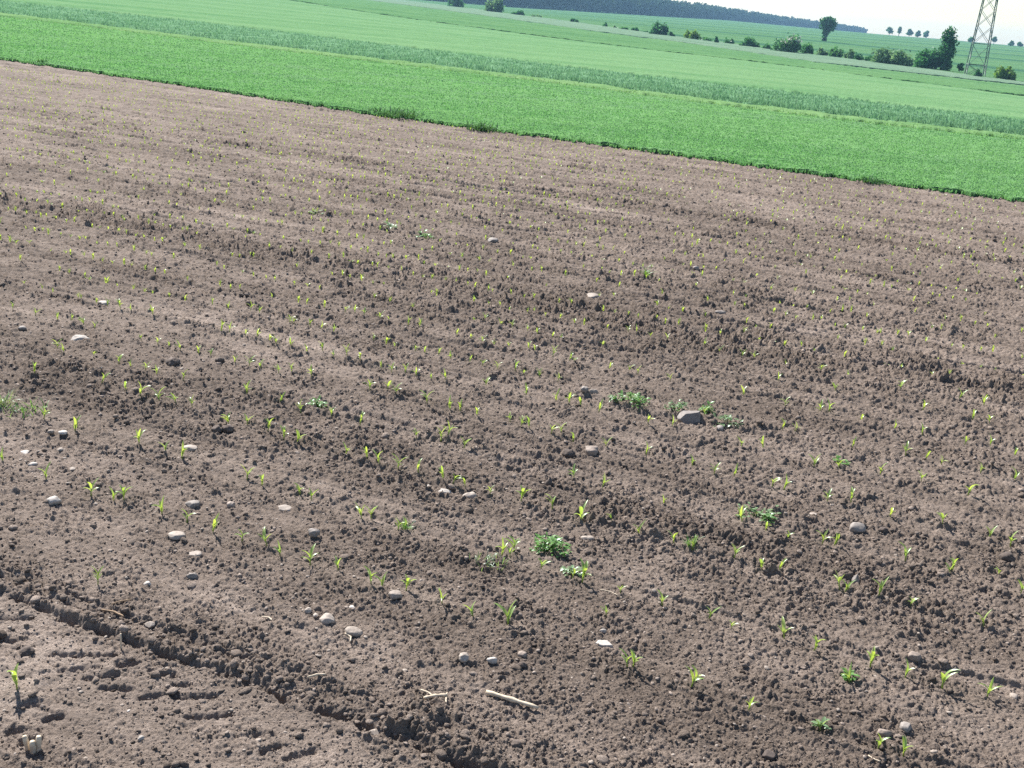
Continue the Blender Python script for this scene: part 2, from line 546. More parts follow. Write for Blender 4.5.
sdir = Vector((math.sin(SUN_AZ) * math.cos(SUN_EL), math.cos(SUN_AZ) * math.cos(SUN_EL), math.sin(SUN_EL)))
so.rotation_euler = sdir.to_track_quat('Z', 'Y').to_euler(); so.location = (0, 0, 60)
cam = bpy.data.cameras.new('camera'); co = bpy.data.objects.new('camera', cam); COL.objects.link(co)
cam.sensor_width = 36; cam.sensor_fit = 'HORIZONTAL'; cam.lens = 36 * FPX / 1024
cam.clip_start = .05; cam.clip_end = 20000
fw = Vector((0, CP, -SP)); up0 = Vector((0, SP, CP)); rt0 = Vector((1, 0, 0))
rt = rt0 * CR + up0 * SR
upv = -rt0 * SR + up0 * CR
Mx = Matrix((rt, upv, -fw)).transposed().to_4x4(); Mx.translation = Vector((0, 0, EYE))
co.matrix_world = Mx
scene.camera = co
scene.view_settings.view_transform = 'Standard'; scene.view_settings.look = 'None'
scene.view_settings.exposure = 1.12; scene.view_settings.gamma = 1
scene.cycles.use_denoising = False
scene.cycles.max_bounces = 5; scene.cycles.diffuse_bounces = 2; scene.cycles.transmission_bounces = 3; scene.cycles.volume_bounces = 0

# ------------------------------------------------------------------ polar grids between boundary lines
RMAX = 2600.0


class Line:
    """a field boundary through points seen in the photograph, as distance by azimuth"""

    def __init__(s, pts):
        P = [cast(*p) for p in pts]
        az = np.array([math.atan2(x, y) for x, y in P]); r = np.array([math.hypot(x, y) for x, y in P])
        o = np.argsort(az); s.az, s.inv = az[o], 1 / r[o]

    def r(s, a):
        a = np.asarray(a, float)
        t = np.tan(s.az)
        inv = np.interp(a, s.az, s.inv * np.cos(0) / np.cos(s.az)) * np.cos(a)
        # beyond the seen stretch: straight on
        for end, i, j in ((0, 0, min(3, len(t) - 1)), (1, -1, -min(4, len(t)))):
            k = (s.inv[j] / math.cos(s.az[j]) - s.inv[i] / math.cos(s.az[i])) / (t[j] - t[i])
            m = a < s.az[0] if end == 0 else a > s.az[-1]
            inv = np.where(m, (s.inv[i] / math.cos(s.az[i]) + k * (np.tan(a) - t[i])) * np.cos(a), inv)
        return 1 / np.clip(inv, 1 / RMAX, None)


E0 = Line([(0, 60), (100, 74.5), (200, 89), (385, 117.5), (512, 134), (660, 154), (824, 177), (924, 190), (1024, 203)])
E1 = Line([(0, 18), (100, 30), (200, 43), (300, 55), (400, 67), (500, 79), (600, 91.5), (700, 105), (824, 120.5), (924, 132.5), (1024, 143)])
E2 = Line([(0, 4), (200, 25.5), (400, 50.5), (600, 75), (700, 87), (824, 101), (924, 114), (1024, 126.5)])
E3 = Line([(279, .5), (395, 18.5), (600, 46), (700, 58), (800, 70), (912, 85), (1024, 99.5)])
E4 = Line([(443, 11.5), (600, 34), (700, 47), (824, 66), (968, 82), (1024, 88)])
E5 = Line([(443, 6), (492, 13), (574, 23.5), (656, 35.5), (745, 47.5), (780, 52.5), (892, 67), (975, 79), (1024, 85)])


def azs(lo, hi, step):
    return np.radians(np.arange(lo, hi + step * .5, step))


AZ_FINE = np.concatenate([azs(-55, -40.2, .4), azs(-40, -30.1, .09), azs(-30, 30, .0585), azs(30.1, 40, .09), azs(40.3, 55, .4)])
AZ_MID = np.concatenate([azs(-75, -33, .6), azs(-32.6, 33, .11), azs(33.5, 75, .6)])


def grid_faces(nr, nc):
    i = np.arange(nr - 1)[:, None] * nc + np.arange(nc - 1)[None, :]
    return np.stack([i, i + 1, i + nc + 1, i + nc], -1).reshape(-1, 4)


# the brown field -------------------------------------------------
a = AZ_FINE
r_end = np.minimum(E0.r(a) + .35, 150)
rs = [2.9]
while rs[-1] < 45:
    d = rs[-1]; rs.append(d + np.interp(d, [3, 8, 15, 45], [.0042, .0105, .024, .085]))
tt = np.log(np.array(rs) / rs[0]) / np.log(rs[-1] / rs[0])
R = rs[0] * np.exp(tt[:, None] * np.log(np.maximum(r_end, 6) / rs[0])[None, :])
X = (R * np.sin(a)[None, :]).ravel(); Y = (R * np.cos(a)[None, :]).ravel()
U, Vv = uv_of(X, Y)
_mk = soil_masks(U, Vv)
Z = terr(X, Y) + soil_h(U, Vv, _mk)
Z = np.where(R.ravel() > np.broadcast_to(r_end - .3, R.shape).ravel(), Z - .05, Z)
_, rough, sm, _ = _mk
dry = np.clip(.60 + .30 * perlin(U * .35, Vv * 1.6, 72) - .22 * rough + .35 * sm + .22 * perlin(U * .12, Vv * .5, 71), 0, 1)
soil = mesh_np('ground', np.stack([X, Y, Z], 1), grid_faces(*R.shape), M_SOIL, smooth=True, attrs={'dry': dry})
tag(soil, kind='structure', label='bare brown tilled soil of the field in front, with clods and wheel marks')

# the land beneath and behind --------------------------------------
M_LAND = canopy_material('land_cover', (.05, .11, .035), (.10, .17, .06), .4)
a = np.concatenate([azs(-180, -76, 2), azs(-75, -33, 1), azs(-32.5, 33, .25), azs(34, 75, 1), azs(76, 180, 2)])
rr = np.geomspace(.6, 2750, 160)
R = np.broadcast_to(rr[:, None], (len(rr), len(a)))
X = (R * np.sin(a)[None, :]).ravel(); Y = (R * np.cos(a)[None, :]).ravel()
RRm = np.hypot(X, Y)
Zl = terr(X, Y) - np.interp(RRm, [0, 120, 200, 400], [.22, .22, .12, .05])
land = mesh_np('terrain', np.stack([X, Y, Zl], 1), grid_faces(*R.shape), M_LAND, smooth=True)
tag(land, kind='structure', label='open farmland under and around the fields')


def strip(name, A, B, az, hgt, amp, lam, mat, label, nr, cat='crop', skirt=True, rag=0.0, seed=0, kind='stuff', rcap=RMAX, ramp=0.0):
    """a standing crop between two boundaries: canopy top plus the side that faces the camera"""
    ra = A.r(az) if isinstance(A, Line) else A(az)
    rb = B.r(az) if isinstance(B, Line) else B(az)
    ra = np.minimum(ra, rcap); rb = np.minimum(np.maximum(rb, ra + .01), rcap)
    ra = ra + rag * perlin(np.degrees(az) * 2.2, az * 0 + seed, 200) + rag * .5 * perlin(np.degrees(az) * 7, az * 0 + seed, 201)
    t = np.linspace(0, 1, nr)
    R = 1 / (1 / ra[None, :] + t[:, None] * (1 / rb - 1 / ra)[None, :])
    if skirt:
        R = np.concatenate([ra[None, :] + .02, ra[None, :] + .01, R], 0)
    X = R * np.sin(az)[None, :]; Y = R * np.cos(az)[None, :]
    H = np.full(X.shape, hgt)
    l2 = np.maximum(lam, R * .0022)
    lev = np.zeros(X.shape)
    for mul, wgt in ((1, .6), (.45, .4)):
        q = np.exp2(np.round(np.log2(l2 * mul)))
        lev = lev + wgt * perlin(X / q, Y / q, 210 + seed)
    if ramp:
        H = hgt * (.15 + .85 * sstep(0, ramp, R - ra[None, :]))
    H = H + amp * lev + amp * .8 * perlin(X / (lam * 9), Y / (lam * 9), 215 + seed)
    Zt = terr(X.ravel(), Y.ravel()).reshape(X.shape)
    Z = Zt + H
    if skirt:
        Z[0] = Zt[0] - .2; Z[1] = Zt[1] + hgt * (.08 if ramp else .45)
    o = mesh_np(name, np.stack([X.ravel(), Y.ravel(), Z.ravel()], 1), grid_faces(*X.shape), mat, smooth=False)
    tag(o, label, cat, None, kind)
    return o


M_S1 = canopy_material('short_crop', (.09, .215, .080), (.17, .33, .130), 14, (.15, .275, .135))
M_YEL = canopy_material('weedy_margin', (.118, .255, .095), (.19, .325, .135), 10)
M_S2 = canopy_material('eared_crop', (.105, .235, .122), (.17, .315, .172), 9)
M_S3 = canopy_material('pale_crop', (.110, .245, .105), (.175, .315, .148), 3)
M_S4 = canopy_material('tall_crop', (.078, .195, .078), (.135, .265, .112), 2)
M_S5 = canopy_material('meadow', (.12, .215, .135), (.19, .285, .19), 2)
M_S6 = canopy_material('far_crop', (.072, .178, .078), (.118, .24, .105), .5, (.135, .245, .11), (math.radians(13), 120, (.045, .125, .075)), math.radians(13))

strip('short_green_crop', E0, E1, AZ_MID, .11, .05, .10, M_S1, 'short bright green crop bordering the brown soil', 420, rag=.40, seed=1)


class Off:
    def __init__(s, l, k): s.l, s.k = l, k

    def __call__(s, a): return s.l.r(a) * s.k


E1b = Off(E1, 1.05)
strip('yellow_weed_margin', E1, E1b, AZ_MID, .18, .08, .16, M_YEL, 'thin yellowish weedy margin between the short crop and the grey green strip', 40, rag=.9, seed=2, ramp=1.0)
strip('grey_green_crop', E1b, E2, AZ_MID, .28, .12, .22, M_S2, 'taller grey green eared crop strip beyond the yellowish margin', 160, rag=1.2, seed=3, ramp=2.5)
strip('pale_green_crop', E2, E3, AZ_MID, .35, .06, .4, M_S3, 'wide pale green crop strip beyond the grey green strip', 140, rag=1.6, seed=4, ramp=2.5, rcap=900)
strip('mid_green_crop', E3, E4, AZ_MID, .42, .16, .7, M_S4, 'mid green crop strip with a dark front edge before the hedge meadow', 70, rag=1.2, seed=5, rcap=1200)
strip('grey_meadow', E4, E5, AZ_MID, .55, .12, .8, M_S5, 'greyish flowering meadow strip along the foot of the hedge', 50, rag=1.0, seed=6, cat='meadow', rcap=1600)
strip('far_field', E5, lambda a: np.full(a.shape, 2400.), AZ_MID, .35, .05, 2.5, M_S6, 'far green field with tramlines rising to the skyline', 220, seed=7, kind='structure', skirt=True, cat='field')

# loose leaves and blades over the nearer crops ---------------------


def blades(name, A, B, n, hmin, hmax, size, mat, label, r_lim, seed, edge=0.0, base_h=.12, spread=.6, upright=.5):
    g = np.random.default_rng(seed)
    az = np.radians(g.uniform(-33, 33, n))
    ra = A.r(az) if isinstance(A, Line) else A(az)
    rb = np.minimum(B.r(az) if isinstance(B, Line) else B(az), r_lim)
    rb = np.maximum(rb, ra + .1)
    if edge:
        r = ra + g.exponential(edge, n) - .12 + .40 * perlin(np.degrees(az) * 2.2, az * 0 + 1, 200) + .2 * perlin(np.degrees(az) * 7, az * 0 + 1, 201)
    else:
        t = g.random(n); r = 1 / (1 / ra + t * (1 / rb - 1 / ra))
    x, y = r * np.sin(az), r * np.cos(az)
    z = terr(x, y) + base_h * g.uniform(.35, 1.0, n)
    s = np.maximum(size * g.uniform(.6, 1.5, n), r / FPX * g.uniform(.9, 1.7, n))
    hh = np.maximum(g.uniform(hmin, hmax, n), s * .8)
    th = g.uniform(0, 2 * PI, n)
    wv = np.stack([np.cos(th), np.sin(th), np.zeros(n)], 1) * (s * .28)[:, None]
    ph = g.uniform(0, 2 * PI, n); lean = g.uniform(.1, spread, n)
    tip = np.stack([np.cos(ph) * lean * hh, np.sin(ph) * lean * hh, hh * upright], 1)
    B0 = np.stack([x, y, z], 1)
    V = np.stack([B0 - wv, B0 + wv, B0 + wv * .9 + tip * .55 + (0, 0, .01), B0 - wv * .9 + tip * .55 + (0, 0, .01), B0 + tip], 1)
    i = np.arange(n)[:, None] * 5
    F = np.concatenate([i + [0, 1, 2], i + [0, 2, 3], i + [3, 2, 4]], 1).reshape(-1, 3)
    o = mesh_np(name, V.reshape(-1, 3), F, mat, attrs={'tone': np.repeat(g.random(n) - .3, 5)})
    tag(o, label, 'crop', None, 'stuff'); return o


M_B1 = leaf_material('crop_blade', (.085, .22, .080), (.175, .35, .150), 2.0, .45, .008, (1.1, 1.2, .8), False, .10, (.165, .31, .145))
M_B2 = leaf_material('ear_blade', (.11, .255, .13), (.205, .365, .195), 2.0, .35, .03, (1, 1, .9))
M_BY = leaf_material('margin_blade', (.115, .25, .09), (.19, .33, .13), 2.0, .45, .01, (1.1, 1.1, .8))
blades('crop_edge_grass', E0, E1, 24000, .05, .13, .05, M_B1, 'ragged fringe of green blades at the edge of the brown soil', 60, 21, edge=.5, base_h=.04, upright=.85)
blades('crop_leaves', E0, E1, 300000, .03, .07, .036, M_B1, 'leaves on top of the short green crop', 140, 22, base_h=.17, spread=1.0, upright=.45)
blades('margin_weeds', E1, E1b, 9000, .06, .16, .06, M_BY, 'yellowish weed stalks along the crop margin', 400, 23, base_h=.14, upright=.7)
blades('crop_ears', E1b, E2, 60000, .10, .25, .08, M_B2, 'pale ears and blades standing over the grey green strip', 400, 24, base_h=.30, spread=.5, upright=.9)

# ------------------------------------------------------------------ clods and pebbles on the soil
ICO0, ICO1, ICO2, ICO3 = ico(0), ico(1), ico(2), ico(3)


def scatter_lumps(name, n, smin_px, smax, power, mat, label, cat, seed, rlo=3.2, rhi=33, by_rough=True, flat=(.38, .75), base=ICO0, smooth=False, crest=False):
    g = np.random.default_rng(seed)
    m = n * 4
    az = np.radians(g.uniform(-39, 39, m))
    r = 1 / (1 / rlo + g.random(m) * (1 / rhi - 1 / rlo))
    ok = r < E0.r(az) - .3
    x, y = r * np.sin(az), r * np.cos(az)
    u, v = uv_of(x, y)
    if crest:
        u = g.uniform(-2, 7, m); v = V_TRACK + .06 + g.normal(0, .07, m) - .035 * perlin(u * 3.0, V_TRACK * 2.0 + u * 0, 51)
        x = -np.cos(AV) * u + np.sin(AV) * v; y = np.sin(AV) * u + np.cos(AV) * v; r = np.hypot(x, y); ok = (r > 3.2) & (y > 1)
    _, rg, smo, _ = soil_masks(u, v)
    if by_rough:
        ok &= g.random(m) < np.clip(.12 + .75 * rg - .3 * smo, .05, 1)
    idx = np.nonzero(ok)[0][:n]
    x, y, u, v, r = x[idx], y[idx], u[idx], v[idx], r[idx]; n = len(idx)
    smin = smin_px * r / FPX
    s = smin * (1 - g.random(n)) ** (-1 / power)
    s = np.minimum(s, smax * g.uniform(.6, 1.0, n))
    z = terr(x, y) + soil_h(u, v)
    BV, BF = base; k = len(BV)
    sc = np.stack([g.uniform(.7, 1.25, n), g.uniform(.7, 1.25, n), g.uniform(flat[0], flat[1], n)], 1) * (s * .5)[:, None]
    V = BV[None] * (1 + .30 * g.standard_normal((n, k, 1)).clip(-1.4, 1.4) * (1 if k < 20 else .45)) * sc[:, None, :]
    th = g.uniform(0, 2 * PI, n); c, sn = np.cos(th)[:, None], np.sin(th)[:, None]
    tl = g.uniform(-.5, .5, n); ct, st = np.cos(tl)[:, None], np.sin(tl)[:, None]
    Y2 = V[..., 1] * ct - V[..., 2] * st; Z2 = V[..., 1] * st + V[..., 2] * ct
    P = np.stack([V[..., 0] * c - Y2 * sn + x[:, None], V[..., 0] * sn + Y2 * c + y[:, None], Z2 + (z + s * .06)[:, None]], -1)
    F = (BF[None] + (np.arange(n) * k)[:, None, None]).reshape(-1, 3)
    dr = np.repeat(np.clip(g.normal(.6, .25, n), 0, 1), k)
    o = mesh_np(name, P.reshape(-1, 3), F, mat, smooth=smooth, attrs={'dry': dr})
    tag(o, label, cat, None, 'stuff'); return o


scatter_lumps('soil_crumbs', 92000, 1.5, .05, 2.6, M_SOIL, 'crumbs and clods of earth loose on the tilled soil', 'soil', 31)
scatter_lumps('large_clods', 700, 4.5, .08, 2.8, M_SOIL, 'larger clods of earth lying on the rough bands', 'soil', 32, base=ICO1)
scatter_lumps('crest_clods', 420, 4.5, .075, 2.0, M_SOIL, 'broken clods along the crest of the wheel track', 'soil', 37, by_rough=False, base=ICO1, crest=True)
scatter_lumps('pebbles', 1500, 2.2, .035, 2.6, M_PALE, 'small pale pebbles scattered over the soil', 'gravel', 33, by_rough=False, flat=(.4, .7), base=ICO1, smooth=True)
scatter_lumps('grey_gravel', 1600, 2.0, .03, 2.8, M_BROWN, 'small brown pebbles scattered over the soil', 'gravel', 34, by_rough=False, flat=(.4, .7), base=ICO1, smooth=True)

# ------------------------------------------------------------------ single stones
STONES = [  # px, py (middle), w, h, material, shape, name, label, landmark phrase
    (690, 417, 26, 17, 'G', 'angular', 'stone', 'big dark angular stone beside the leafy weeds, its top catching light', 'the big dark angular stone'),
    (591, 449, 14, 12, 'B', 'round', 'stone', 'round brown stone standing beside a dark clod in mid field', 'the round brown stone'),
    (569, 450, 14, 10, 'D', 'clod', 'soil_clod', 'dark crumbly clod beside the round brown stone', None),
    (469, 495, 15, 11, 'P', 'round', 'stone', 'smooth domed pale stone beside a cluster of white chips', 'the smooth domed pale stone'),
    (445, 490, 14, 7, 'W', 'flat', 'stone', 'knobbly white chip beside the smooth domed pale stone', None),
    (428, 485, 6, 7, 'W', 'angular', 'stone', 'small upright white chip next to the knobbly one', None),
    (549, 483, 9, 11, 'D', 'spike', 'soil_clod', 'small pointed dark clod sticking up like a tooth', 'the pointed dark clod'),
    (327, 617, 14, 15, 'P', 'round', 'stone', 'tall pale stone, the more upright of a near pair', 'the tall pale stone of the near pair'),
    (354, 629, 17, 11, 'P', 'flat', 'stone', 'flat pale oval stone, the lower of a near pair', 'the flat pale oval stone'),
    (395, 596, 13, 10, 'P', 'round', 'stone', 'round pale stone close under three seedlings', 'the round pale stone under the three seedlings'),
    (308, 610, 7, 7, 'P', 'round', 'stone', 'small pale pebble just beside the tall pale stone of the near pair', None),
    (315.5, 615, 5, 6, 'P', 'round', 'stone', 'tiny pale pebble squeezed between a pebble and the tall pale stone', None),
    (176.5, 534, 17, 10, 'P', 'flat', 'stone', 'long smooth pale grey stone lying slanted, with a shadow beneath', 'the long slanted pale stone'),
    (195.5, 553, 12, 8, 'P', 'flat', 'stone', 'small pale stone just below the long slanted one', None),
    (193, 503, 14, 10, 'G', 'angular', 'stone', 'light grey blocky stone against a dark hollow', 'the light grey blocky stone'),
    (231, 504, 8, 7, 'B', 'round', 'stone', 'little round brown stone on the smooth strip', 'the little round stone on the smooth strip'),
    (55, 500, 14, 9, 'W', 'angular', 'stone', 'whitish angular stone on the smooth near soil', 'the whitish angular stone'),
    (190, 448, 14, 8, 'P', 'flat', 'stone', 'pale flat stone just behind two seedlings near a clod', 'the pale flat stone near the clod'),
    (63, 434, 8, 5, 'W', 'flat', 'stone', 'white flat pebble, brightest of a loose line of pebbles', None),
    (51, 434, 6, 4, 'P', 'round', 'stone', 'pale pebble next to the brightest pebble of the line', None),
    (24, 451, 9, 6, 'W', 'flat', 'stone', 'white pebble with a dark hollow on its side, in the loose line of pebbles', None),
    (61, 449, 7, 4, 'P', 'flat', 'stone', 'pale thin pebble between the brightest pebble and a chalky one', None),
    (33, 464, 8, 4, 'W', 'flat', 'stone', 'flat white pebble lowest of the loose line', None),
    (72, 468, 7, 5, 'P', 'flat', 'stone', 'chalky pebble at the far end of the loose line', None),
    (80, 338, 16, 7, 'W', 'flat', 'stone', 'long flat white stone lying on the rough far soil', 'the long flat white stone'),
    (104, 303, 9, 5, 'W', 'flat', 'stone', 'flat white stone farther up the rough soil than the long one', None),
    (22, 328, 8, 7, 'G', 'angular', 'stone', 'pale grey wedge shaped stone leaning in the soil', 'the wedge shaped stone'),
    (173, 361, 13, 10, 'D', 'clod', 'soil_clod', 'dark clod crumbled in two beside a seedling', 'the crumbled dark clod'),
    (220, 360, 9, 7, 'D', 'clod', 'soil_clod', 'low dark clod between the crumbled clod and two seedlings', None),
    (217, 429, 10, 11, 'D', 'clod', 'soil_clod', 'upright dark clod, the taller of a touching pair', 'the pair of dark clods'),
    (228, 428, 12, 9, 'D', 'clod', 'soil_clod', 'wide dark clod, the lower of a touching pair', None),
    (314, 534, 11, 9, 'G', 'round', 'stone', 'dark round stone with a pale rim alone in open soil', 'the dark round stone with a pale rim'),
    (285, 507, 13, 8, 'P', 'flat', 'stone', 'dusty pale stone half sunk in the soil', 'the half sunk dusty stone'),
    (603, 641, 22, 14, 'W', 'angular', 'stone', 'big white flat sharp cornered stone in the near soil', 'the white sharp cornered stone'),
    (603, 630, 7, 5, 'W', 'round', 'stone', 'small white pebble behind the big white sharp cornered stone', None),
    (373.5, 729, 12, 11, 'P', 'angular', 'stone', 'pale lumpy stone by the edge of the wheel track', 'the lumpy stone by the wheel track'),
    (463.5, 658, 10, 10, 'P', 'round', 'stone', 'dusty round stone above the broken straw', None),
    (491.7, 661, 10, 7, 'W', 'round', 'stone', 'clean white egg shaped pebble', 'the white egg shaped pebble'),
    (593, 392, 10, 6, 'P', 'round', 'stone', 'pale stone touching a darker one beyond the round brown stone', 'the touching pair of stones'),
    (584, 391, 8, 7, 'G', 'round', 'stone', 'dark stone touching a paler one beyond the round brown stone', None),
    (587.5, 537, 15, 6, 'P', 'flat', 'stone', 'pale sliver of stone by the bushy green weed', 'the pale sliver of stone'),
    (593, 296, 12, 6, 'P', 'flat', 'stone', 'pinkish white flat stone far up the field', None),
    (720, 313, 11, 4, 'G', 'flat', 'stone', 'flat dark stone lying on pale smooth soil far up the field', None),
    (696, 268, 6, 5, 'G', 'round', 'stone', 'tiny grey stone in the farther rows', None),
    (493, 243, 11, 7, 'G', 'angular', 'stone', 'lone grey lump of stone among far seedlings', None),
    (857, 527, 14, 12, 'G', 'round', 'stone', 'round grey stone with whitish crown in rough soil', 'the round grey stone with a whitish crown'),
    (883, 531, 9, 6, 'D', 'clod', 'soil_clod', 'small dark clod next to the round grey stone', None),
    (812, 514, 9, 6, 'P', 'flat', 'stone', 'small pale stone behind the round grey stone', None),
    (1006, 559, 14, 9, 'D', 'clod', 'soil_clod', 'dark sharp edged clod in rough soil beyond the near rows', None),
    (720, 427, 8, 7, 'G', 'round', 'stone', 'pale stone under a drooping weed leaf near the big dark stone', None),
    (855, 580, 9, 10, 'G', 'spike', 'stone', 'small grey pyramid shaped stone beside a double seedling', 'the pyramid shaped stone'),
    (884, 733, 13, 9, 'B', 'round', 'stone', 'brown stone, the lower of two dark ones in the near corner', 'the two dark corner stones'),
    (905, 726, 11, 11, 'G', 'round', 'stone', 'dark grey stone, the taller of two in the near corner', None),
    (914, 656, 12, 9, 'B', 'round', 'stone', 'light brown stone among clods above a long shadowed seedling', 'the light brown stone among clods'),
    (1013, 695, 8, 7, 'P', 'angular', 'stone', 'pale split pebble at the end of a near row', None),
    (768, 754, 13, 12, 'D', 'angular', 'stone', 'dark blocky stone at the bottom of the picture', 'the dark blocky stone'),
    (522, 654, 9, 8, 'B', 'round', 'stone', 'dark brown stone with another just below it', 'the dark brown stone'),
    (522, 665, 9, 7, 'D', 'clod', 'soil_clod', 'dark clod just below the dark brown stone', None),
    (516, 744, 10, 9, 'D', 'clod', 'soil_clod', 'small dark clod below the long straw stalk', None),
    (141, 737, 6, 5, 'W', 'round', 'stone', 'tiny white pebble in the wheel track', None),
    (128.5, 709, 4, 6, 'W', 'angular', 'stone', 'tiny white upright chip between the tread marks', None),
    (243.6, 131, 5, 5, 'D', 'clod', 'soil_clod', 'single black clod far up the field near the green crop', None),
    (148, 583, 8, 6, 'W', 'angular', 'stone', 'whitish angular pebble in crumbly soil above the track', None),
    (192, 576, 11, 7, 'G', 'clod', 'stone', 'grey knobbly stone in crumbly soil above the track', None),
    (27, 649, 12, 12, 'D', 'clod', 'soil_clod', 'round dark clod sitting inside the wheel track', None),
    (150, 622, 9, 8, 'P', 'angular', 'stone', 'pale faceted stone on the crest above the wheel track', None),
    (352, 606, 7, 9, 'W', 'angular', 'stone', 'white forked chip beside the tall pale stone', None),
]
SM = {'G': M_GREY, 'B': M_BROWN, 'D': M_DARK, 'P': M_PALE, 'W': M_WHITE}


def make_stone(px, py, w, h, mk, shape, name, label, seed):
    g = np.random.default_rng(seed)
    x, y, z = soil_pt(px, py + h * .30)
    D = math.sqrt(x * x + y * y + (EYE - z) ** 2); pm = D / FPX
    W = w * pm; low = (EYE - z) / D
    big_g = w > 20 and mk == 'G'
    flatk = {'flat': .42, 'round': .78, 'angular': .6, 'clod': .75, 'spike': 1.3}[shape]
    Hh = W * (.85 if big_g else flatk)
    want = h * pm                       # seen height = depth seen obliquely + standing height
    dep = max(W * .55, min(W * 1.1, (want - Hh * .55 * math.sqrt(1 - low * low)) / max(low, .2)))
    V, F = (ICO3 if shape in ('round', 'flat') or w > 20 else ICO2)
    V = V.copy(); F = F.copy()
    if w > 20:
        cuts = ([((-.3, -.12, 1), .42), ((.3, -1, .38), .40), ((-1, -.25, .75), .62), ((1, -.15, .25), .74), ((0, 1, .3), .7), ((.7, -.7, .5), .72)]
                if mk == 'G' else [((.05, -.1, 1), .34), ((-1, .25, .2), .62), ((1, .5, .2), .66), ((-.3, 1, .25), .6), ((.45, -1, .2), .66), ((-.5, -1, .2), .7)])
        V = V * 1.25
        for n, d in cuts:
            n = np.array(n) / np.linalg.norm(n); s = V @ n; V = V - np.maximum(s - d, 0)[:, None] * n[None]
        V = V / np.abs(V).max(0) * (1 + .012 * g.standard_normal((len(V), 1)))
    elif shape in ('round', 'flat'):
        pw = 2.5
        nrm = (np.abs(V) ** pw).sum(1) ** (1 / pw); V = V / nrm[:, None]
        off = g.uniform(0, 50, 3)
        for _ in range(5):
            n = g.normal(size=3); n /= np.linalg.norm(n); d = g.uniform(.72, .92)
            s = V @ n; V = V - np.maximum(s - d, 0)[:, None] * n[None] * .8
        V = V / np.abs(V).max(0)
        V = V * (1 + .13 * perlin(V[:, 0] * 1.3 + off[0], V[:, 1] * 1.3 + V[:, 2] * .9 + off[1], seed) + .05 * perlin(V[:, 0] * 3 + V[:, 2] * 2, V[:, 1] * 3 + off[2], seed + 1))[:, None]
    elif shape in ('angular', 'spike'):
        for _ in range(9):               # planar cuts
            n = g.normal(size=3); n[2] *= .7; n /= np.linalg.norm(n); d = g.uniform(.52, .8)
            s = V @ n; V = V - np.maximum(s - d, 0)[:, None] * n[None]
        if shape == 'spike':
            k = np.clip((V[:, 2] + .9) / 1.8, 0, 1); V[:, :2] *= (1.15 - .95 * k)[:, None]
        V = V / np.abs(V).max(0)
        V = V * (1 + .03 * g.standard_normal((len(V), 1)))
    else:
        V = V * (1 + .20 * g.standard_normal((len(V), 1)).clip(-1.3, 1.3) * .6 + .25 * perlin(V[:, 0] * 2 + seed, V[:, 1] * 2 + V[:, 2] * 1.5, seed)[:, None])
    V = V * np.array([W * .5, dep * .5, Hh * .5])
    if shape == 'angular' and w > 20 and mk == 'G':
        V[:, 2] *= 1.0
    a = math.atan2(x, y)
    o = mesh_np(name, V, F, SM[mk], smooth=shape in ('round', 'flat'))
    sink = {'flat': .10, 'round': .17, 'angular': .10, 'clod': .12, 'spike': .3}[shape] if not big_g else .30
    o.location = (x, y, z + Hh * sink); o.rotation_euler = (g.uniform(-.12, .12), g.uniform(-.12, .12) + ROLL * 0, -a + (g.uniform(-.25, .25) if w <= 20 else 0))
    tag(o, label, 'stone' if name == 'stone' else 'clod', 'stones lying on the soil' if name == 'stone' else 'dark clods of earth on the soil')
    return o


for i, s in enumerate(STONES):
    make_stone(*s[:8], 500 + i)

# ------------------------------------------------------------------ straw and stubble


def stalk(name, p0, p1, thick, mat, label, bend=.02, lift=.01, group='bits of straw on the soil'):
    a = np.array(soil_pt(*p0)); b = np.array(soil_pt(*p1))
    mid = (a + b) / 2; zs = np.linspace(0, 1, 9)
    Lh = np.linalg.norm(b - a)
    pts = a[None] + zs[:, None] * (b - a)[None]
    gap = soil_z(pts[:, 0], pts[:, 1]) - pts[:, 2]
    pts[:, 2] += max(0, float(np.sort(gap)[-3])) * .8 + thick * .5 + lift * .4
    side = np.array([-(b - a)[1], (b - a)[0], 0]) / Lh
    pts += (np.sin(zs * PI) * bend * Lh)[:, None] * side[None] + rng.normal(0, .0012, (9, 1)) * side[None]
    rad = thick * .5 * (1 + .12 * np.sin(zs * 17)) * np.linspace(1.0, .85, 9)
    rad[4] *= 1.25
    c = pts.mean(0)
    mb = MB(); mb.tube(pts - c, rad, 8)
    o = mb.build(name, mat, smooth=True); o.location = c
    return tag(o, label, 'straw', group)


stalk('straw_stalk', (486, 694), (538, 711), .024, M_STRAW, 'long pale straw stalk lying on the near soil', .01, .006)
stalk('straw_stalk', (424, 701), (447, 698), .020, M_STRAW, 'short broken straw stalk over a dark hollow', .05, .012)
stalk('straw_stalk', (421, 692), (432, 697), .010, M_STRAW, 'thin straw sliver crossing the short broken stalk', .08, .012)
stalk('straw_stalk', (446, 706), (447, 694), .008, M_STRAW, 'thin upright straw sliver at the end of the short broken stalk', .03, .01)
stalk('straw_stalk', (308, 681), (326, 677), .012, M_STRAW, 'pale straw scrap on the crest of the wheel track', .1)
stalk('straw_stalk', (345, 636), (350, 644), .010, M_STRAW, 'curled white straw scrap below the flat pale oval stone', .2)
stalk('straw_stalk', (262, 618), (272, 622), .009, M_STRAW, 'thin straw scrap at the side of the near stone pair', .15)
stalk('twig', (102, 611), (124, 618), .012, M_TWIG, 'brown twig on the crest above the wheel track', .08, .01, 'brown twigs')
stalk('twig', (112, 607), (131, 602), .010, M_TWIG, 'thin brown twig crossing another above the wheel track', .06, .015, 'brown twigs')
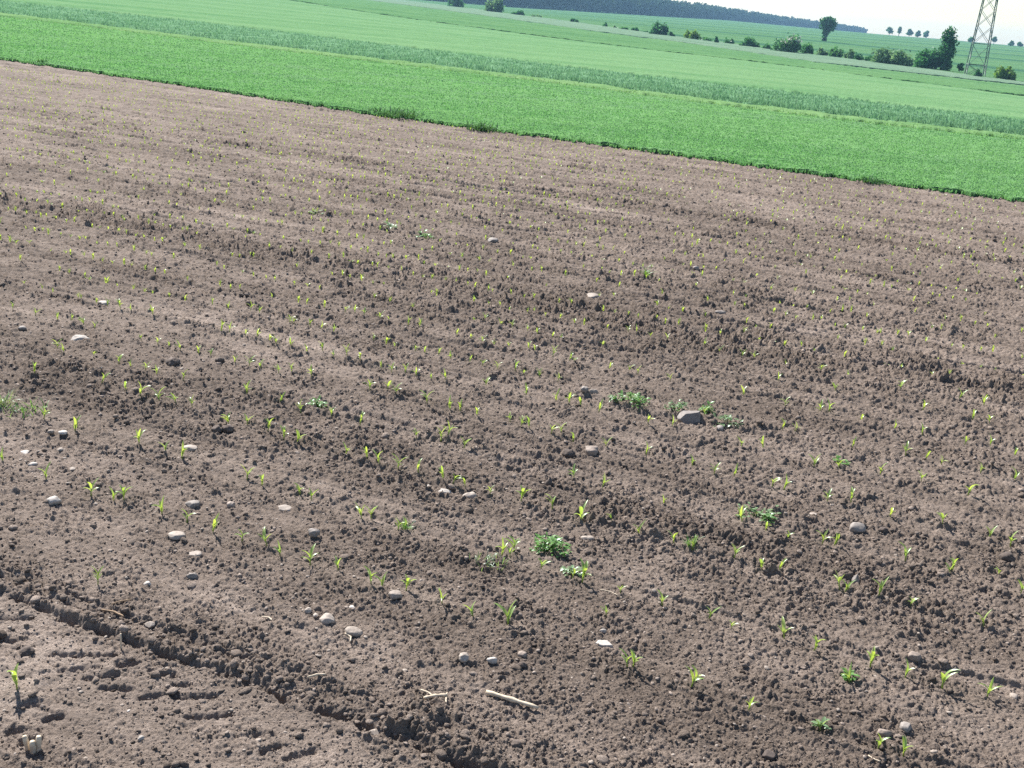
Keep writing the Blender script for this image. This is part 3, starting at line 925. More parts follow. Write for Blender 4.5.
stalk('straw_stalk', (600, 590), (618, 597), .006, M_STRAW, 'hair thin straw beside a small yellow seedling', .1, .006)
stalk('straw_stalk', (880, 763), (868, 757), .008, M_STRAW, 'pale straw scrap at the bottom of the picture', .1, .006)


def standing_bit(name, px, py, hpx, thick, label, lean=(.1, .0)):
    x, y, z = soil_pt(px, py); pm = math.hypot(x, y, EYE - z) / FPX
    hh = hpx * pm * 1.2
    mb = MB(); zs = np.linspace(-.15, 1, 6)
    pts = np.stack([lean[0] * hh * zs, lean[1] * hh * zs, hh * zs], 1)
    mb.tube(pts, thick * .5 * np.array([1, 1, .95, 1.05, .95, .8]), 8)
    o = mb.build(name, M_STRAW, smooth=True); o.location = (x, y, z)
    return tag(o, label, 'stubble', 'stubs of old stubble')


standing_bit('stubble_stub', 28, 748, 10, .026, 'pale stubble stub leaning out of the dark hollow, first of three', (-.25, .1))
standing_bit('stubble_stub', 33, 751, 9, .030, 'pale stubble stub, the middle one of three in the dark hollow', (-.05, .1))
standing_bit('stubble_stub', 38, 748, 11, .030, 'tallest pale stubble stub of three in the dark hollow', (.05, .12))
standing_bit('stubble_stub', 121, 648, 13, .010, 'thin upright straw standing in the wheel track edge', (.0, .05))
standing_bit('stubble_stub', 487, 556, 6, .012, 'short pale stub among faint grassy weeds', (.1, .05))

# ------------------------------------------------------------------ maize seedlings


def leaf_strip(L0, W0, az, rise, curl, z0, seg=6, fold=.25):
    """one blade: starts upright at the stem, arches out and droops"""
    V = []; F = []
    ang = rise; p = np.array([0, 0, z0], float); d = np.array([math.cos(az), math.sin(az)])
    sd = np.array([-math.sin(az), math.cos(az), 0])
    for i in range(seg + 1):
        t = i / seg
        wd = W0 * (math.sin(PI * min(1, .12 + t * .88)) ** .7) * (1 - .25 * t) if i < seg else .0006
        wd = max(wd, .0006)
        nrm = np.array([-math.sin(ang) * d[0], -math.sin(ang) * d[1], math.cos(ang)])
        V += [p - sd * wd * .5 + nrm * wd * fold, p, p + sd * wd * .5 + nrm * wd * fold]
        p = p + L0 / seg * np.array([math.cos(ang) * d[0], math.cos(ang) * d[1], math.sin(ang)])
        ang -= curl / seg
    for i in range(seg):
        b = i * 3
        for k in (0, 1):
            F += [(b + k, b + k + 1, b + k + 4), (b + k, b + k + 4, b + k + 3)]
    return np.array(V), np.array(F)


def seedling_spec(g, kind):
    nl = {0: 3, 1: 4, 2: 3, 3: 4, 4: 3, 5: 5}[kind % 6]
    a0 = g.uniform(0, PI); out = []
    for k in range(nl):
        L0 = g.uniform(.065, .115) * (1 if k else .9); W0 = g.uniform(.016, .024)
        out.append((L0, W0, a0 + k * PI + g.normal(0, .45), g.uniform(1.1, 1.45), g.uniform(.35, 1.5), .016 + .012 * k))
    return out


PROTOS = []


def stem_mb():
    mb = MB(); mb.tube([(0, 0, -.02), (0, 0, .02), (.001, .001, .05)], [.0042, .004, .003], 6); return mb


for k in range(12):
    g = np.random.default_rng(900 + k)
    root = empty('maize_seedling', (0, 0, 0))
    stem_mb().build('stem', M_MSTEM, root, True)
    for spec in seedling_spec(g, k):
        V, F = leaf_strip(*spec); mesh_np('leaf', V, F, M_MAIZE, root, True)
    PROTOS.append(root)


def copy_tree(o):
    c = o.copy(); COL.objects.link(c)
    for ch in o.children:
        d = ch.copy(); COL.objects.link(d); d.parent = c
    return c


H0 = [(102,384),(126,391),(140,397),(159,402),(176,404),(192,409),(44,419),(75,431),(247,394),(229,424),(247,425),(139,445),(166,455),(182,459),(3,462),(46,479),(91,495),(114,501),(124,502),(162,515),(187,521),(247,480),(213,533),(242,541),
(280,401),(301,414),(331,417),(370,390),(387,391),(396,395),(427,404),(450,410),(460,412),(477,416),(486,385),(510,422),(268,431),(284,441),(297,444),(360,425),(416,440),(441,442),(448,441),(464,449),(346,455),(367,459),(379,464),(398,470),(418,476),(443,482),(453,484),(465,487),(262,486),(300,495),(311,501),(490,495),(362,519),(371,519),(398,530),(406,529),(280,555),(267,547),(310,565),(338,570),(502,556),(510,557),
(526,395),(569,404),(581,407),(599,412),(556,401),(529,429),(521,427),(561,437),(551,436),(573,442),(606,446),(648,424),(672,427),(704,416),(744,396),(646,455),(574,479),(602,489),(521,501),(552,511),(581,521),(664,504),(611,526),(638,535),(674,545),(692,551),(734,559),(762,570),(692,466),(714,474),(734,476),(742,446),(763,449),(742,522),(541,569),(514,552),(766,531),
(785,406),(835,392),(900,390),(820,412),(829,412),(861,422),(894,431),(922,435),(923,410),(959,400),(984,405),(973,420),(989,424),(782,430),(795,431),(852,449),(965,444),(990,446),(1015,455),(905,457),(925,461),(941,465),(980,474),(880,476),(921,482),(968,495),(1014,480),(814,467),(839,469),(784,490),(772,487),(827,502),(850,507),(890,517),(942,527),(989,539),(1010,547),(822,544),(834,546),(787,539),(905,561),(952,571),(779,571),
(98,586),(17,688),(371,584),(382,588),(406,591),(442,604),(473,617),(508,626),(572,579),(582,583),(620,594),(662,606),(709,619),(731,629),(627,668),(633,669),(691,688),(748,712),(606,616),
(839,589),(845,592),(878,599),(910,607),(983,628),(784,639),(814,651),(870,667),(849,683),(905,678),(942,689),(987,697),(820,731),(878,749),(903,757),(950,574),(999,575),(1020,596)]
SMALL = {(731, 629), (606, 616), (748, 712), (820, 731), (620, 594), (999, 575), (910, 607), (611, 526), (664, 504), (490, 495)}
BIG = {(508, 626), (691, 688), (814, 651), (942, 689), (968, 495), (75, 431), (582, 583), (692, 551), (581, 521), (371, 519)}

LAND = [(s[0], s[1], s[8]) for s in STONES if s[8]]
LAND += [(550, 548, 'the bushy green weed'), (633, 402, 'the spreading weed beyond the big dark stone'), (757, 514, 'the low trailing weed'),
         (318, 404, 'the small round weed'), (512, 702, 'the long straw stalk'), (97, 700, 'the tread marks of the wheel track')]
labels = {}
used = set()
cands = []
for i, (px, py) in enumerate(H0):
    for j, (lx, ly, ph) in enumerate(LAND):
        d = math.hypot(px - lx, (py - ly) * 1.3)
        if d < 75: cands.append((d, i, j))
for d, i, j in sorted(cands):
    if i in labels: continue
    dx, dy = H0[i][0] - LAND[j][0], (H0[i][1] - 6) - LAND[j][1]
    di = ('just to the right of' if dx > 0 else 'just to the left of') if abs(dx) > abs(dy) * 1.1 else ('just in front of' if dy > 0 else 'just behind')
    if (di, j) in used: continue
    used.add((di, j)); labels[i] = 'maize seedling %s %s' % (di, LAND[j][2])

cnt = 0
g = np.random.default_rng(77)
MAIZE_GROUP = 'maize seedlings in the brown soil'


def plant(px, py, scale, k, label):
    x, y, z = soil_pt(px, py)
    return plant_at(x, y, z, scale, k, label)


first_used = set()


def plant_at(x, y, z, scale, k, label):
    if k in first_used:
        o = copy_tree(PROTOS[k])
    else:
        o = PROTOS[k]; first_used.add(k)
    o.location = (x, y, z); o.rotation_euler = (g.normal(0, .12), g.normal(0, .12), g.uniform(0, 2 * PI)); o.scale = (scale,) * 3
    tag(o, label, 'seedling', MAIZE_GROUP); return o


for i, p in enumerate(H0):
    s = g.uniform(.82, 1.12)
    if p in SMALL: s *= .62
    if p in BIG: s *= 1.25
    lab = labels.get(i)
    if lab is None:
        lab = ('single maize seedling in the nearer half of the field, away from big stones')
    plant(p[0], p[1], s, int(g.integers(0, 12)), lab)
    cnt += 1

# farther rows
SX = []; gg = np.random.default_rng(5)
V_END = v_at(512, 134)
for k in range(-1, 45):
    v0 = ROW0 + k * ROWD
    if v0 > V_END - .4: break
    u = np.arange(-30, 60, .165) + gg.normal(0, .03, len(np.arange(-30, 60, .165)))
    v = v0 + gg.normal(0, .022, len(u))
    x = -np.cos(AV) * u + np.sin(AV) * v; y = np.sin(AV) * u + np.cos(AV) * v
    keep = (y > 3)
    px, py, dep = project(x, y, -SLOPE * v)
    dens = np.clip(.74 + .5 * perlin(u * .3, v * .5, 81), .1, .95)
    dens = np.where(px > 640, dens * np.interp(px, [640, 1024], [.85, .55]), dens)
    inhand = (px > -4) & (px < 1028) & (py > 383)
    keep &= (~inhand) & (np.abs(px - 512) < 700) & (py < 900) & (gg.random(len(u)) < dens)
    SX.append(np.stack([x[keep], y[keep], np.hypot(x[keep], y[keep]), px[keep]], 1))
SX = np.concatenate(SX)
SX = SX[np.hypot(SX[:, 0], SX[:, 1]) < E0.r(np.arctan2(SX[:, 0], SX[:, 1])) - .5]
SX = SX[np.argsort(SX[:, 2])]
inview = (SX[:, 3] > 0) & (SX[:, 3] < 1024)
n_more = 298 - cnt
nearidx = np.nonzero(inview)[0][:n_more]
rest = np.ones(len(SX), bool); rest[nearidx] = False
zz = soil_z(SX[:, 0], SX[:, 1])
for i in nearidx:
    plant_at(SX[i, 0], SX[i, 1], zz[i], g.uniform(.65, .95), int(g.integers(0, 12)), 'small maize seedling in the middle rows of the brown field')
# the rest in one mesh
mbv, mbf, nb = [], [], 0
TPL = []
for k in range(10):
    q = np.random.default_rng(950 + k); Vs, Fs, n0 = [], [], 0
    for (L0, W0, az, rise, curl, z0) in seedling_spec(q, k):
        V, F = leaf_strip(L0, W0 * 1.5, az, rise, curl, z0, 3); Vs.append(V); Fs.append(F + n0); n0 += len(V)
    TPL.append((np.concatenate(Vs), np.concatenate(Fs)))
RS = SX[rest]; RZ = zz[rest]; tones = []
for i in range(len(RS)):
    V, F = TPL[i % 10]; th = gg.uniform(0, 2 * PI); c, s = math.cos(th), math.sin(th); sc = gg.uniform(.5, .85)
    P = np.stack([(V[:, 0] * c - V[:, 1] * s) * sc + RS[i, 0], (V[:, 0] * s + V[:, 1] * c) * sc + RS[i, 1], V[:, 2] * sc + RZ[i]], 1)
    mbv.append(P); mbf.append(F + nb); nb += len(P); tones.append(np.full(len(P), gg.uniform(0, .5)))
rs_o = mesh_np('distant_maize_seedlings', np.concatenate(mbv), np.concatenate(mbf), M_MAIZE, smooth=True, attrs={'tone': np.concatenate(tones)})
tag(rs_o, 'tiny maize seedlings in the far rows of the brown field', 'seedlings', None, 'stuff')

# ------------------------------------------------------------------ weeds


def weed(px, py, wpx, hpx, n, mat, label, seed, grassy=False, lw=.4, name='weed'):
    q = np.random.default_rng(seed)
    x, y, z = soil_pt(px, py); pm = math.hypot(x, y, EYE - z) / FPX
    W, Hh = wpx * pm * .88, hpx * pm
    root = empty(name, (x, y, z))
    mb = MB(); st = MB()
    for k in range(n):
        az = q.uniform(0, 2 * PI); rad = W * .62 * q.random() ** .8; tx, ty = rad * math.cos(az) * 1.1, rad * math.sin(az) * .8 + .25 * rad * math.sin(3 * az + seed)
        zt = float(soil_z(np.array([x + tx]), np.array([y + ty]))[0]) - z
        if grassy:
            V, F = leaf_strip(q.uniform(.6, 1.2) * Hh * 1.1, max(.006, .9 * pm), q.uniform(0, 2 * PI), q.uniform(.7, 1.45), q.uniform(.4, 1.5), 0, 5)
            V = V + (tx, ty, zt)
        else:
            s = q.uniform(.6, 1.2) * max(.028, 3.2 * pm)
            V, F = leaf_strip(s * 1.5, s * lw * 2, az + q.normal(0, .7), q.uniform(-.1, .8), q.uniform(.2, 1.2), 0, 5, .1)
            hz = max(.01, Hh * q.uniform(.15, .75) * (1 - .5 * (rad / (W * .5)) ** 2))
            V = V + (tx, ty, zt + hz)
            if k % 3 == 0:
                st.tube([(tx * .3, ty * .3, zt * .3 - .01), (tx * .7, ty * .7, zt * .7 + hz * .7), (tx, ty, zt + hz)], .0025, 4)
        mb.add(V, F)
    lf = mb.build('foliage', mat, root, True)
    if not grassy: st.build('stems', M_WEED, root)
    tag(root, label, 'weed', 'weeds on the brown field' if name == 'weed' else 'grass tufts at the crop edge'); return root


weed(550, 550, 32, 20, 130, M_WEED, 'bushy bright green broad leaved weed in the middle of the soil', 1)
weed(633, 404, 30, 13, 90, M_WEED, 'spreading leafy weed beyond the big dark angular stone', 2)
weed(617, 401, 12, 9, 30, M_WEEDP, 'small yellowish weed beside the spreading leafy one', 3)
weed(676, 411, 18, 12, 50, M_WEEDP, 'whitish leaved weed just behind the big dark angular stone', 4)
weed(708, 413, 12, 12, 34, M_WEED, 'weed standing against the side of the big dark angular stone', 5)
weed(727, 423, 26, 8, 46, M_WEEDP, 'flat greyish weed trailing over a small pale stone', 6)
weed(757, 517, 34, 10, 60, M_WEEDP, 'low trailing weed in rough soil with pale upper leaves', 7)
weed(768, 521, 10, 9, 22, M_WEED, 'darker small weed at the end of the low trailing one', 8)
weed(318, 406, 14, 11, 44, M_WEED, 'small round dark green weed between two rows', 9)
weed(26, 412, 36, 11, 44, M_WEED, 'patch of grassy weeds where the rough soil begins', 10, True)
weed(3, 406, 14, 16, 26, M_WEEDP, 'yellowish grass tuft beside the patch of grassy weeds', 11, True)
weed(488, 566, 32, 10, 40, M_WEEDP, 'faint thin grassy weed near the bushy green one', 12, True)
weed(646, 281, 8, 11, 20, M_WEED, 'upright narrow weed far up the field', 13, True)
weed(424, 238, 16, 7, 30, M_WEED, 'dark low weed on a far rut', 14)
weed(390, 230, 9, 8, 22, M_WEEDP, 'pale green weed near the dark low one on the far rut', 15)
weed(316, 215, 9, 6, 20, M_WEEDP, 'yellow green weed in the farther rows', 16)
weed(572, 574, 16, 10, 30, M_WEEDP, 'pale downy weed close below the bushy green one', 17)
weed(848, 680, 9, 10, 18, M_WEED, 'bluish green leafy weed around a near seedling', 18)
weed(820, 729, 8, 8, 12, M_WEEDP, 'small pale weed with fine leaves near the bottom of the picture', 19)
weed(405, 529, 12, 12, 24, M_WEED, 'dark tufted weed mixed with two seedlings', 20, True)
weed(840, 465, 14, 7, 26, M_WEED, 'thin spread weed leaning over rough soil', 21)
weed(690, 548, 10, 12, 22, M_WEED, 'thin weed grown into a tall seedling', 22, True)
weed(400, 119, 38, 11, 200, M_TUFT, 'wide dark tuft of tall grass at the crop edge', 23, True, name='grass_tuft')
weed(376, 114, 16, 8, 90, M_TUFT, 'low end tuft beside the wide dark tuft at the crop edge', 24, True, name='grass_tuft')
weed(482, 131, 26, 9, 150, M_TUFT, 'smaller dark tuft farther along the crop edge', 25, True, name='grass_tuft')
weed(41, 65, 9, 6, 60, M_TUFT, 'tiny dark tuft at the far end of the crop edge', 26, True, name='grass_tuft')
weed(872, 184, 20, 7, 110, M_TUFT, 'low dark tuft on the near stretch of the crop edge', 27, True, name='grass_tuft')

# ------------------------------------------------------------------ trees and bushes
M_BARK = plain_material('bark', (.13, .10, .08), .9, 0, .35, 3)
M_LF_D = leaf_material('foliage_dark', (.026, .100, .046), (.10, .27, .105), .45, .35, .012, (1.1, 1.25, .8))
M_LF_M = leaf_material('foliage_mid', (.045, .150, .065), (.16, .33, .13), .45, .4, .012, (1.1, 1.25, .8))
M_LF_Y = leaf_material('foliage_yellow', (.09, .20, .05), (.22, .34, .09), .45, .4, .012, (1.15, 1.2, .7))
M_LF_P = leaf_material('foliage_pale', (.09, .19, .10), (.25, .37, .21), .45, .4, .02, (1.1, 1.2, .8))
M_BLOS = leaf_material('blossom', (.40, .42, .36), (.70, .70, .62), .6, .3, .02, (1, 1, 1))
M_FOR = leaf_material('forest_foliage', (.022, .055, .040), (.055, .105, .065), .15, .25, .0)


def leaf_cloud(lobes, n, size, q, fill=.55):
    """leaf clumps (bent quads) through a set of ellipsoid lobes, dense near the skin"""
    lobes = np.array(lobes, float)
    vol = (lobes[:, 3] * lobes[:, 4] * lobes[:, 5]) ** .75
    pick = q.choice(len(lobes), n, p=vol / vol.sum())
    d = q.normal(size=(n, 3)); d /= np.linalg.norm(d, axis=1)[:, None]
    rad = fill + (1 - fill) * q.random(n) ** .6
    rad *= 1 + .2 * q.standard_normal(n)
    P = lobes[pick, :3] + d * rad[:, None] * lobes[pick, 3:6]
    P = P[P[:, 2] > .05]; n = len(P); d = d[:n]
    a = q.normal(size=(n, 3)); a /= np.linalg.norm(a, axis=1)[:, None]
    b = np.cross(a, q.normal(size=(n, 3))); b /= np.linalg.norm(b, axis=1)[:, None]
    s = size * q.uniform(.6, 1.4, n)[:, None]
    V = np.stack([P - a * s * .5, P + b * s * .38, P + a * s * .5, P - b * s * .38 + np.cross(a, b) * s * .2], 1)
    i = np.arange(n)[:, None] * 4
    F = np.concatenate([i + [0, 1, 2], i + [0, 2, 3]], 1).reshape(-1, 3)
    return V.reshape(-1, 3), F, np.repeat(q.uniform(-.3, .5, n), 4)


def bush(px, py, wpx, hpx, mat, label, seed, kind='round', group='bushes of the hedge line', name='bush', cat='bush', dz=0., blossom=False, n=None, D=None):
    q = np.random.default_rng(3000 + seed)
    if D is None:
        x, y = cast(px, py)
    else:
        d = ray(px, py); h = math.hypot(d[0], d[1]); x, y = d[0] / h * D, d[1] / h * D
    z = float(terr(np.array([x]), np.array([y]))[0]) + dz
    D = math.hypot(x, y); pm = D / FPX
    W, Hh = wpx * pm * 1.0, (hpx) * pm * 1.02 + .4
    root = empty(name, (x, y, z))
    tr = MB(); lobes = []
    if kind == 'round':
        k = max(3, int(round(2 + W / 1.6)))
        for i in range(k):
            ang = q.uniform(0, 2 * PI); rr = W * .33 * math.sqrt(q.random())
            lx, ly = rr * math.cos(ang), rr * math.sin(ang)
            lr = W * q.uniform(.17, .27)
            top = Hh * (q.uniform(.5, 1.0)) * (1 - .35 * (rr / (W * .5)) ** 2)
            lobes.append((lx, ly, top * .48, lr, lr, top * .52))
        for i in range(4):
            a_ = q.uniform(0, 2 * PI); e = (W * .2 * math.cos(a_), W * .2 * math.sin(a_), Hh * q.uniform(.4, .65))
            tr.tube([(0, 0, -.3), (e[0] * .4, e[1] * .4, e[2] * .45), e], [Hh * .025, Hh * .018, Hh * .006], 6)
    elif kind == 'poplar':
        for i in range(9):
            t = i / 8; zc = Hh * (.12 + .80 * t); rr = W * .5 * (1.0 - .28 * t * t) * q.uniform(.8, 1.1)
            lobes.append((q.normal(0, W * .07), q.normal(0, W * .07), zc, rr, rr, Hh * .11))
        tr.tube([(0, 0, -.3), (.05, 0, Hh * .5), (0, .05, Hh * .92)], [Hh * .02, Hh * .014, Hh * .004], 7)
        for i in range(7):
            a_ = q.uniform(0, 2 * PI); zc = Hh * q.uniform(.2, .8)
            tr.tube([(0, 0, zc), (W * .3 * math.cos(a_), W * .3 * math.sin(a_), zc + Hh * .1)], [Hh * .006, Hh * .002], 5)
    elif kind == 'ivy':       # leafy trunk, top heavy crown leaning to one side
        for (lx, lz, lr, lh) in ((-.08, .08, .18, .10), (-.09, .2, .17, .1), (-.05, .32, .18, .1), (-.02, .44, .24, .1), (.18, .58, .3, .13), (-.15, .62, .32, .15), (.1, .78, .4, .17), (-.2, .8, .3, .14), (.28, .72, .24, .12), (.05, .9, .25, .1)):
            lobes.append((lx * W, q.normal(0, .06) * W, lz * Hh, lr * W * .95, lr * W * .95, lh * Hh))
        tr.tube([(-.08 * W, 0, -.3), (-.05 * W, 0, Hh * .4), (.05 * W, 0, Hh * .7)], [Hh * .04, Hh * .03, Hh * .012], 8)
        for e in ((.25, .7), (-.2, .75), (.05, .85)):
            tr.tube([(-.05 * W, 0, Hh * .42), (e[0] * W * .6, .1 * W, Hh * (e[1] - .1)), (e[0] * W, .0, Hh * e[1])], [Hh * .018, Hh * .012, Hh * .004], 6)
    elif kind == 'tree':      # a clear trunk under a rounded crown
        for i in range(6):
            ang = q.uniform(0, 2 * PI); hz = q.random(); rr = W * (.26 - .2 * hz) * math.sqrt(q.random()); lr = W * (.30 - .12 * hz)
            lobes.append((rr * math.cos(ang), rr * math.sin(ang), Hh * (.42 + .42 * hz), lr, lr, Hh * q.uniform(.14, .2)))
        tr.tube([(0, 0, -.4), (.02 * W, 0, Hh * .35), (0, 0, Hh * .7)], [Hh * .035, Hh * .026, Hh * .01], 7)
        for i in range(4):
            a_ = q.uniform(0, 2 * PI)
            tr.tube([(0, 0, Hh * .35), (W * .25 * math.cos(a_), W * .25 * math.sin(a_), Hh * q.uniform(.55, .75))], [Hh * .014, Hh * .004], 5)
    elif kind == 'sapling':
        for i in range(5):
            lobes.append((q.normal(0, W * .16), q.normal(0, W * .16), Hh * q.uniform(.35, .85), W * .22, W * .22, Hh * .14))
        tr.tube([(0, 0, -.2), (0, 0, Hh * .9)], [Hh * .02, Hh * .006], 6)
    size = max(2.0 * pm, .2 * math.sqrt(W))
    nn = n or int(np.clip(5.5 * (wpx * hpx), 160, 3800))
    V, F, tn = leaf_cloud(lobes, nn, size, q)
    if blossom:
        cz = V.reshape(-1, 4, 3).mean(1)
        mi = ((cz[:, 2] > Hh * .5) & (q.random(len(cz)) < .38)).astype(int)
        cr = mesh_np('crown', V, F, [mat, M_BLOS], root, attrs={'tone': tn}, mat_idx=np.repeat(mi, 2))
    else:
        cr = mesh_np('crown', V, F, mat, root, attrs={'tone': tn})
    tr.build('trunk' if kind != 'round' else 'stems', M_BARK, root, True)
    tag(root, label, cat, group); return root


BUSHES = [
    (454, 8, 17, 12, M_LF_M, 'rounded green bush at the far end of the hedge line below the forest'),
    (492, 13, 20, 15, M_LF_P, 'tall pale leaved willow bush near the far end of the hedge line'),
    (518, 16.5, 13, 6.5, M_LF_D, 'low dark bush just along from the pale willow bush'),
    (536, 18.5, 10, 3, M_LF_P, 'faint low scrub between the low dark bush and a lone dot of bush'),
    (574, 23.8, 8, 5.5, M_LF_D, 'small dark dot of bush alone in a gap of the hedge line'),
    (603.5, 28, 7, 4.5, M_LF_D, 'tiny dark bush starting the thicker part of the hedge line'),
    (613, 29.5, 7, 2.8, M_LF_P, 'tiny low scrub next to the tiny dark bush'),
    (624, 31, 8, 3.4, M_LF_M, 'low green scrub in the middle of the small hedge bushes'),
    (634, 32.5, 9, 4.5, M_LF_D, 'small dense bush before the large twin topped one'),
    (645, 34, 7, 3.2, M_LF_D, 'dark low bush touching the large twin topped one'),
    (658, 36.5, 18, 12.5, M_LF_D, 'large dark twin topped bush in the middle of the hedge line'),
    (671, 38, 7, 4.2, M_LF_D, 'small bush leaning on the large twin topped one'),
    (692, 41, 16, 9.5, M_LF_Y, 'yellowish topped bush beyond a gap from the twin topped bush'),
    (707, 43, 13, 5.2, M_LF_M, 'low spreading bush next to the yellowish topped one'),
    (716, 44.5, 6, 5.5, M_LF_D, 'very dark short bush ending a clump'),
    (729, 45.5, 11, 5.8, M_LF_M, 'low bush opening the next clump after a gap'),
    (746, 48.5, 18, 10.5, M_LF_M, 'ragged bush with an upright tip in the hedge clump'),
    (755, 49.5, 9, 5.2, M_LF_D, 'dark low bush at the foot of the ragged one'),
    (766, 51, 10, 5.4, M_LF_M, 'small green bush before the white blossoming one'),
    (808, 56, 13, 13, M_LF_M, 'upright loose bush just after the white blossoming one'),
    (820, 57, 13, 11, M_LF_P, 'pale green bush under the lone top heavy tree'),
    (833, 59, 17, 10.5, M_LF_M, 'broad mid green bush after the pale green one'),
    (848, 61, 12, 11, M_LF_P, 'thin pale bush behind two dark low ones'),
    (857, 62.5, 12, 7, M_LF_D, 'dark low bush, first of a touching dark pair'),
    (869, 64, 11, 7.5, M_LF_D, 'dark low bush, second of a touching dark pair'),
    (892, 67, 36, 18, M_LF_P, 'wide windswept willow bush with silvery top'),
    (925, 70, 25, 20, M_LF_D, 'dense dark bush grown against the tall column shaped tree'),
    (977, 79, 10, 6, M_LF_D, 'low scrub growing inside the feet of the pylon'),
    (1003, 81.5, 22, 15, M_LF_Y, 'yellow green rounded bush alone beside the pylon'),
]
for i, b in enumerate(BUSHES):
    bush(*b[:6], i)
bush(785, 54, 26, 18, M_LF_M, 'large bush covered with white blossom on its top', 60, blossom=True)
bush(943, 72, 14, 35, M_LF_D, 'tall column shaped dark tree standing by the dense bush', 61, kind='poplar', group=None, name='tree', cat='tree')
bush(959, 74, 6, 8, M_LF_M, 'thin young sapling between the column shaped tree and the pylon', 62, kind='sapling', group=None, name='sapling', cat='tree')
bush(825, 42.5, 15, 21, M_LF_D, 'lone top heavy tree with ivy covered trunk on the far field', 63, kind='ivy', group=None, name='tree', cat='tree', D=480)
bush(646, 15.5, 5, 5, M_LF_P, 'small pale tree standing before the dark forest edge', 64, kind='tree', group=None, name='tree', cat='tree')
RT = [(888.5, 37.5, 8.5, 7.5, 'rounded tree first of the skyline row after the forest'),
      (898, 38.5, 4, 9, 'thin spindly tree, slimmest of the skyline row'),
      (908.5, 39, 7, 7, 'leaning tree with a see-through crown on the skyline'),
      (917, 40, 5.5, 5.8, 'small tree between a leaning and a rounded one on the skyline'),
      (925.4, 40.6, 6, 6, 'compact rounded tree before a long gap in the skyline row'),
      (970, 44, 6, 5.5, 'squarish tree on the skyline just beside the pylon'),
      (993, 46.5, 6, 6.8, 'upright tree on the skyline on the other side of the pylon'),
      (1010.7, 48, 5, 4.2, 'small skyline tree, first of the last two'),
      (1018.5, 48.6, 6, 4, 'low skyline tree, last of the row')]
for i, (px, py, w_, h_, lab) in enumerate(RT):
    bush(px, py, w_, h_, M_LF_D, lab, 80 + i, kind='tree', group='trees along the skyline', name='skyline_tree', cat='tree', D=1120 if px < 940 else 1000, n=260)

# far forest: reads as one mass
q = np.random.default_rng(42)
FL = [(430, -3), (503, 7), (580, 12.5), (650, 16.5), (720, 20.5), (780, 27.2), (830, 32), (866, 34.9)]
FD = [840, 880, 980, 1080, 1350, 1600, 1800, 1950]
FH = [19, 18, 17, 16.5, 15, 14.5, 13, 11]
Vs, Fs, Ts, n0 = [], [], [], 0
pts = []
for (p, D) in zip(FL, FD):
    d = ray(*p); h = math.hypot(d[0], d[1]); pts.append((d[0] / h * D, d[1] / h * D))
pts = [(pts[0][0] - 500, pts[0][1] - 120)] + pts; FH = [19] + FH
for i in range(len(pts) - 1):
    a_, b_ = np.array(pts[i]), np.array(pts[i + 1]); Lg = np.linalg.norm(b_ - a_)
    nrm = np.array([-(b_ - a_)[1], (b_ - a_)[0]]) / Lg
    if nrm @ a_ < 0: nrm = -nrm
    for rowi in range(5):
        s_ = q.uniform(0, 4)
        while s_ < Lg:
            t = s_ / Lg; P = a_ + (b_ - a_) * t + nrm * (rowi * 6 + q.uniform(-2, 2))
            hh = (FH[i] * (1 - t) + FH[i + 1] * t) * q.uniform(.82, 1.08) * (1 if rowi else .92)
            rr = q.uniform(2.0, 3.4) * hh / 16
            z = float(terr(P[:1], P[1:])[0])
            lo = [(0, 0, hh * .30, rr * .95, rr * .95, hh * .30), (0, 0, hh * .62, rr, rr, hh * .26), (q.normal(0, .8), q.normal(0, .8), hh * .84, rr * .65, rr * .65, hh * .16)]
            V, F, tn = leaf_cloud(lo, 75, 2.1, q, .75)
            V = V + (P[0], P[1], z); Vs.append(V); Fs.append(F + n0); Ts.append(tn + q.uniform(-.3, .3)); n0 += len(V)
            s_ += q.uniform(3.2, 5.5)
fo = mesh_np('forest', np.concatenate(Vs), np.concatenate(Fs), M_FOR, attrs={'tone': np.concatenate(Ts)})
tag(fo, 'long dark bluish forest along the skyline', 'forest', None, 'stuff')

# ------------------------------------------------------------------ lattice pylon
M_STEEL = plain_material('painted_steel', (.12, .165, .145), .5, .2, .2, 1.5)
M_CONC = plain_material('concrete', (.45, .43, .40), .9, 0, .2, 3)
d = ray(974, 78); hD = math.hypot(d[0], d[1]); PX, PY = d[0] / hD * 240, d[1] / hD * 240
PZ = float(terr(np.array([PX]), np.array([PY]))[0])
py_root = empty('pylon', (PX, PY, PZ), -math.atan2(PX, PY) + math.radians(7))
tag(py_root, 'tall lattice steel pylon rising out of the picture beside the hedge', 'pylon')
PH = 31.0


def pw(z): return np.interp(z, [0, 17, PH], [1.73, 1.1, .45])


def bar(mb, a, b, t):
    a = np.array(a, float); b = np.array(b, float); dd = b - a; Ln = np.linalg.norm(dd); dd /= Ln
    s = np.cross(dd, (0, 0, 1.)) if abs(dd[2]) < .95 else np.cross(dd, (1., 0, 0)); s /= np.linalg.norm(s); u_ = np.cross(dd, s)
    # an L-section
    prof = np.array([(0, 0), (t, 0), (t, t * .16), (t * .16, t * .16), (t * .16, t), (0, t)]) - t * .3
    V = [a + s * p[0] + u_ * p[1] for p in prof] + [b + s * p[0] + u_ * p[1] for p in prof]
    F = []
    for k in range(6):
        k2 = (k + 1) % 6; F += [(k, k2, k2 + 6), (k, k2 + 6, k + 6)]
    F += [(0, 1, 2), (0, 2, 3), (0, 3, 4), (0, 4, 5), (6, 8, 7), (6, 9, 8), (6, 10, 9), (6, 11, 10)]
    mb.add(V, F)


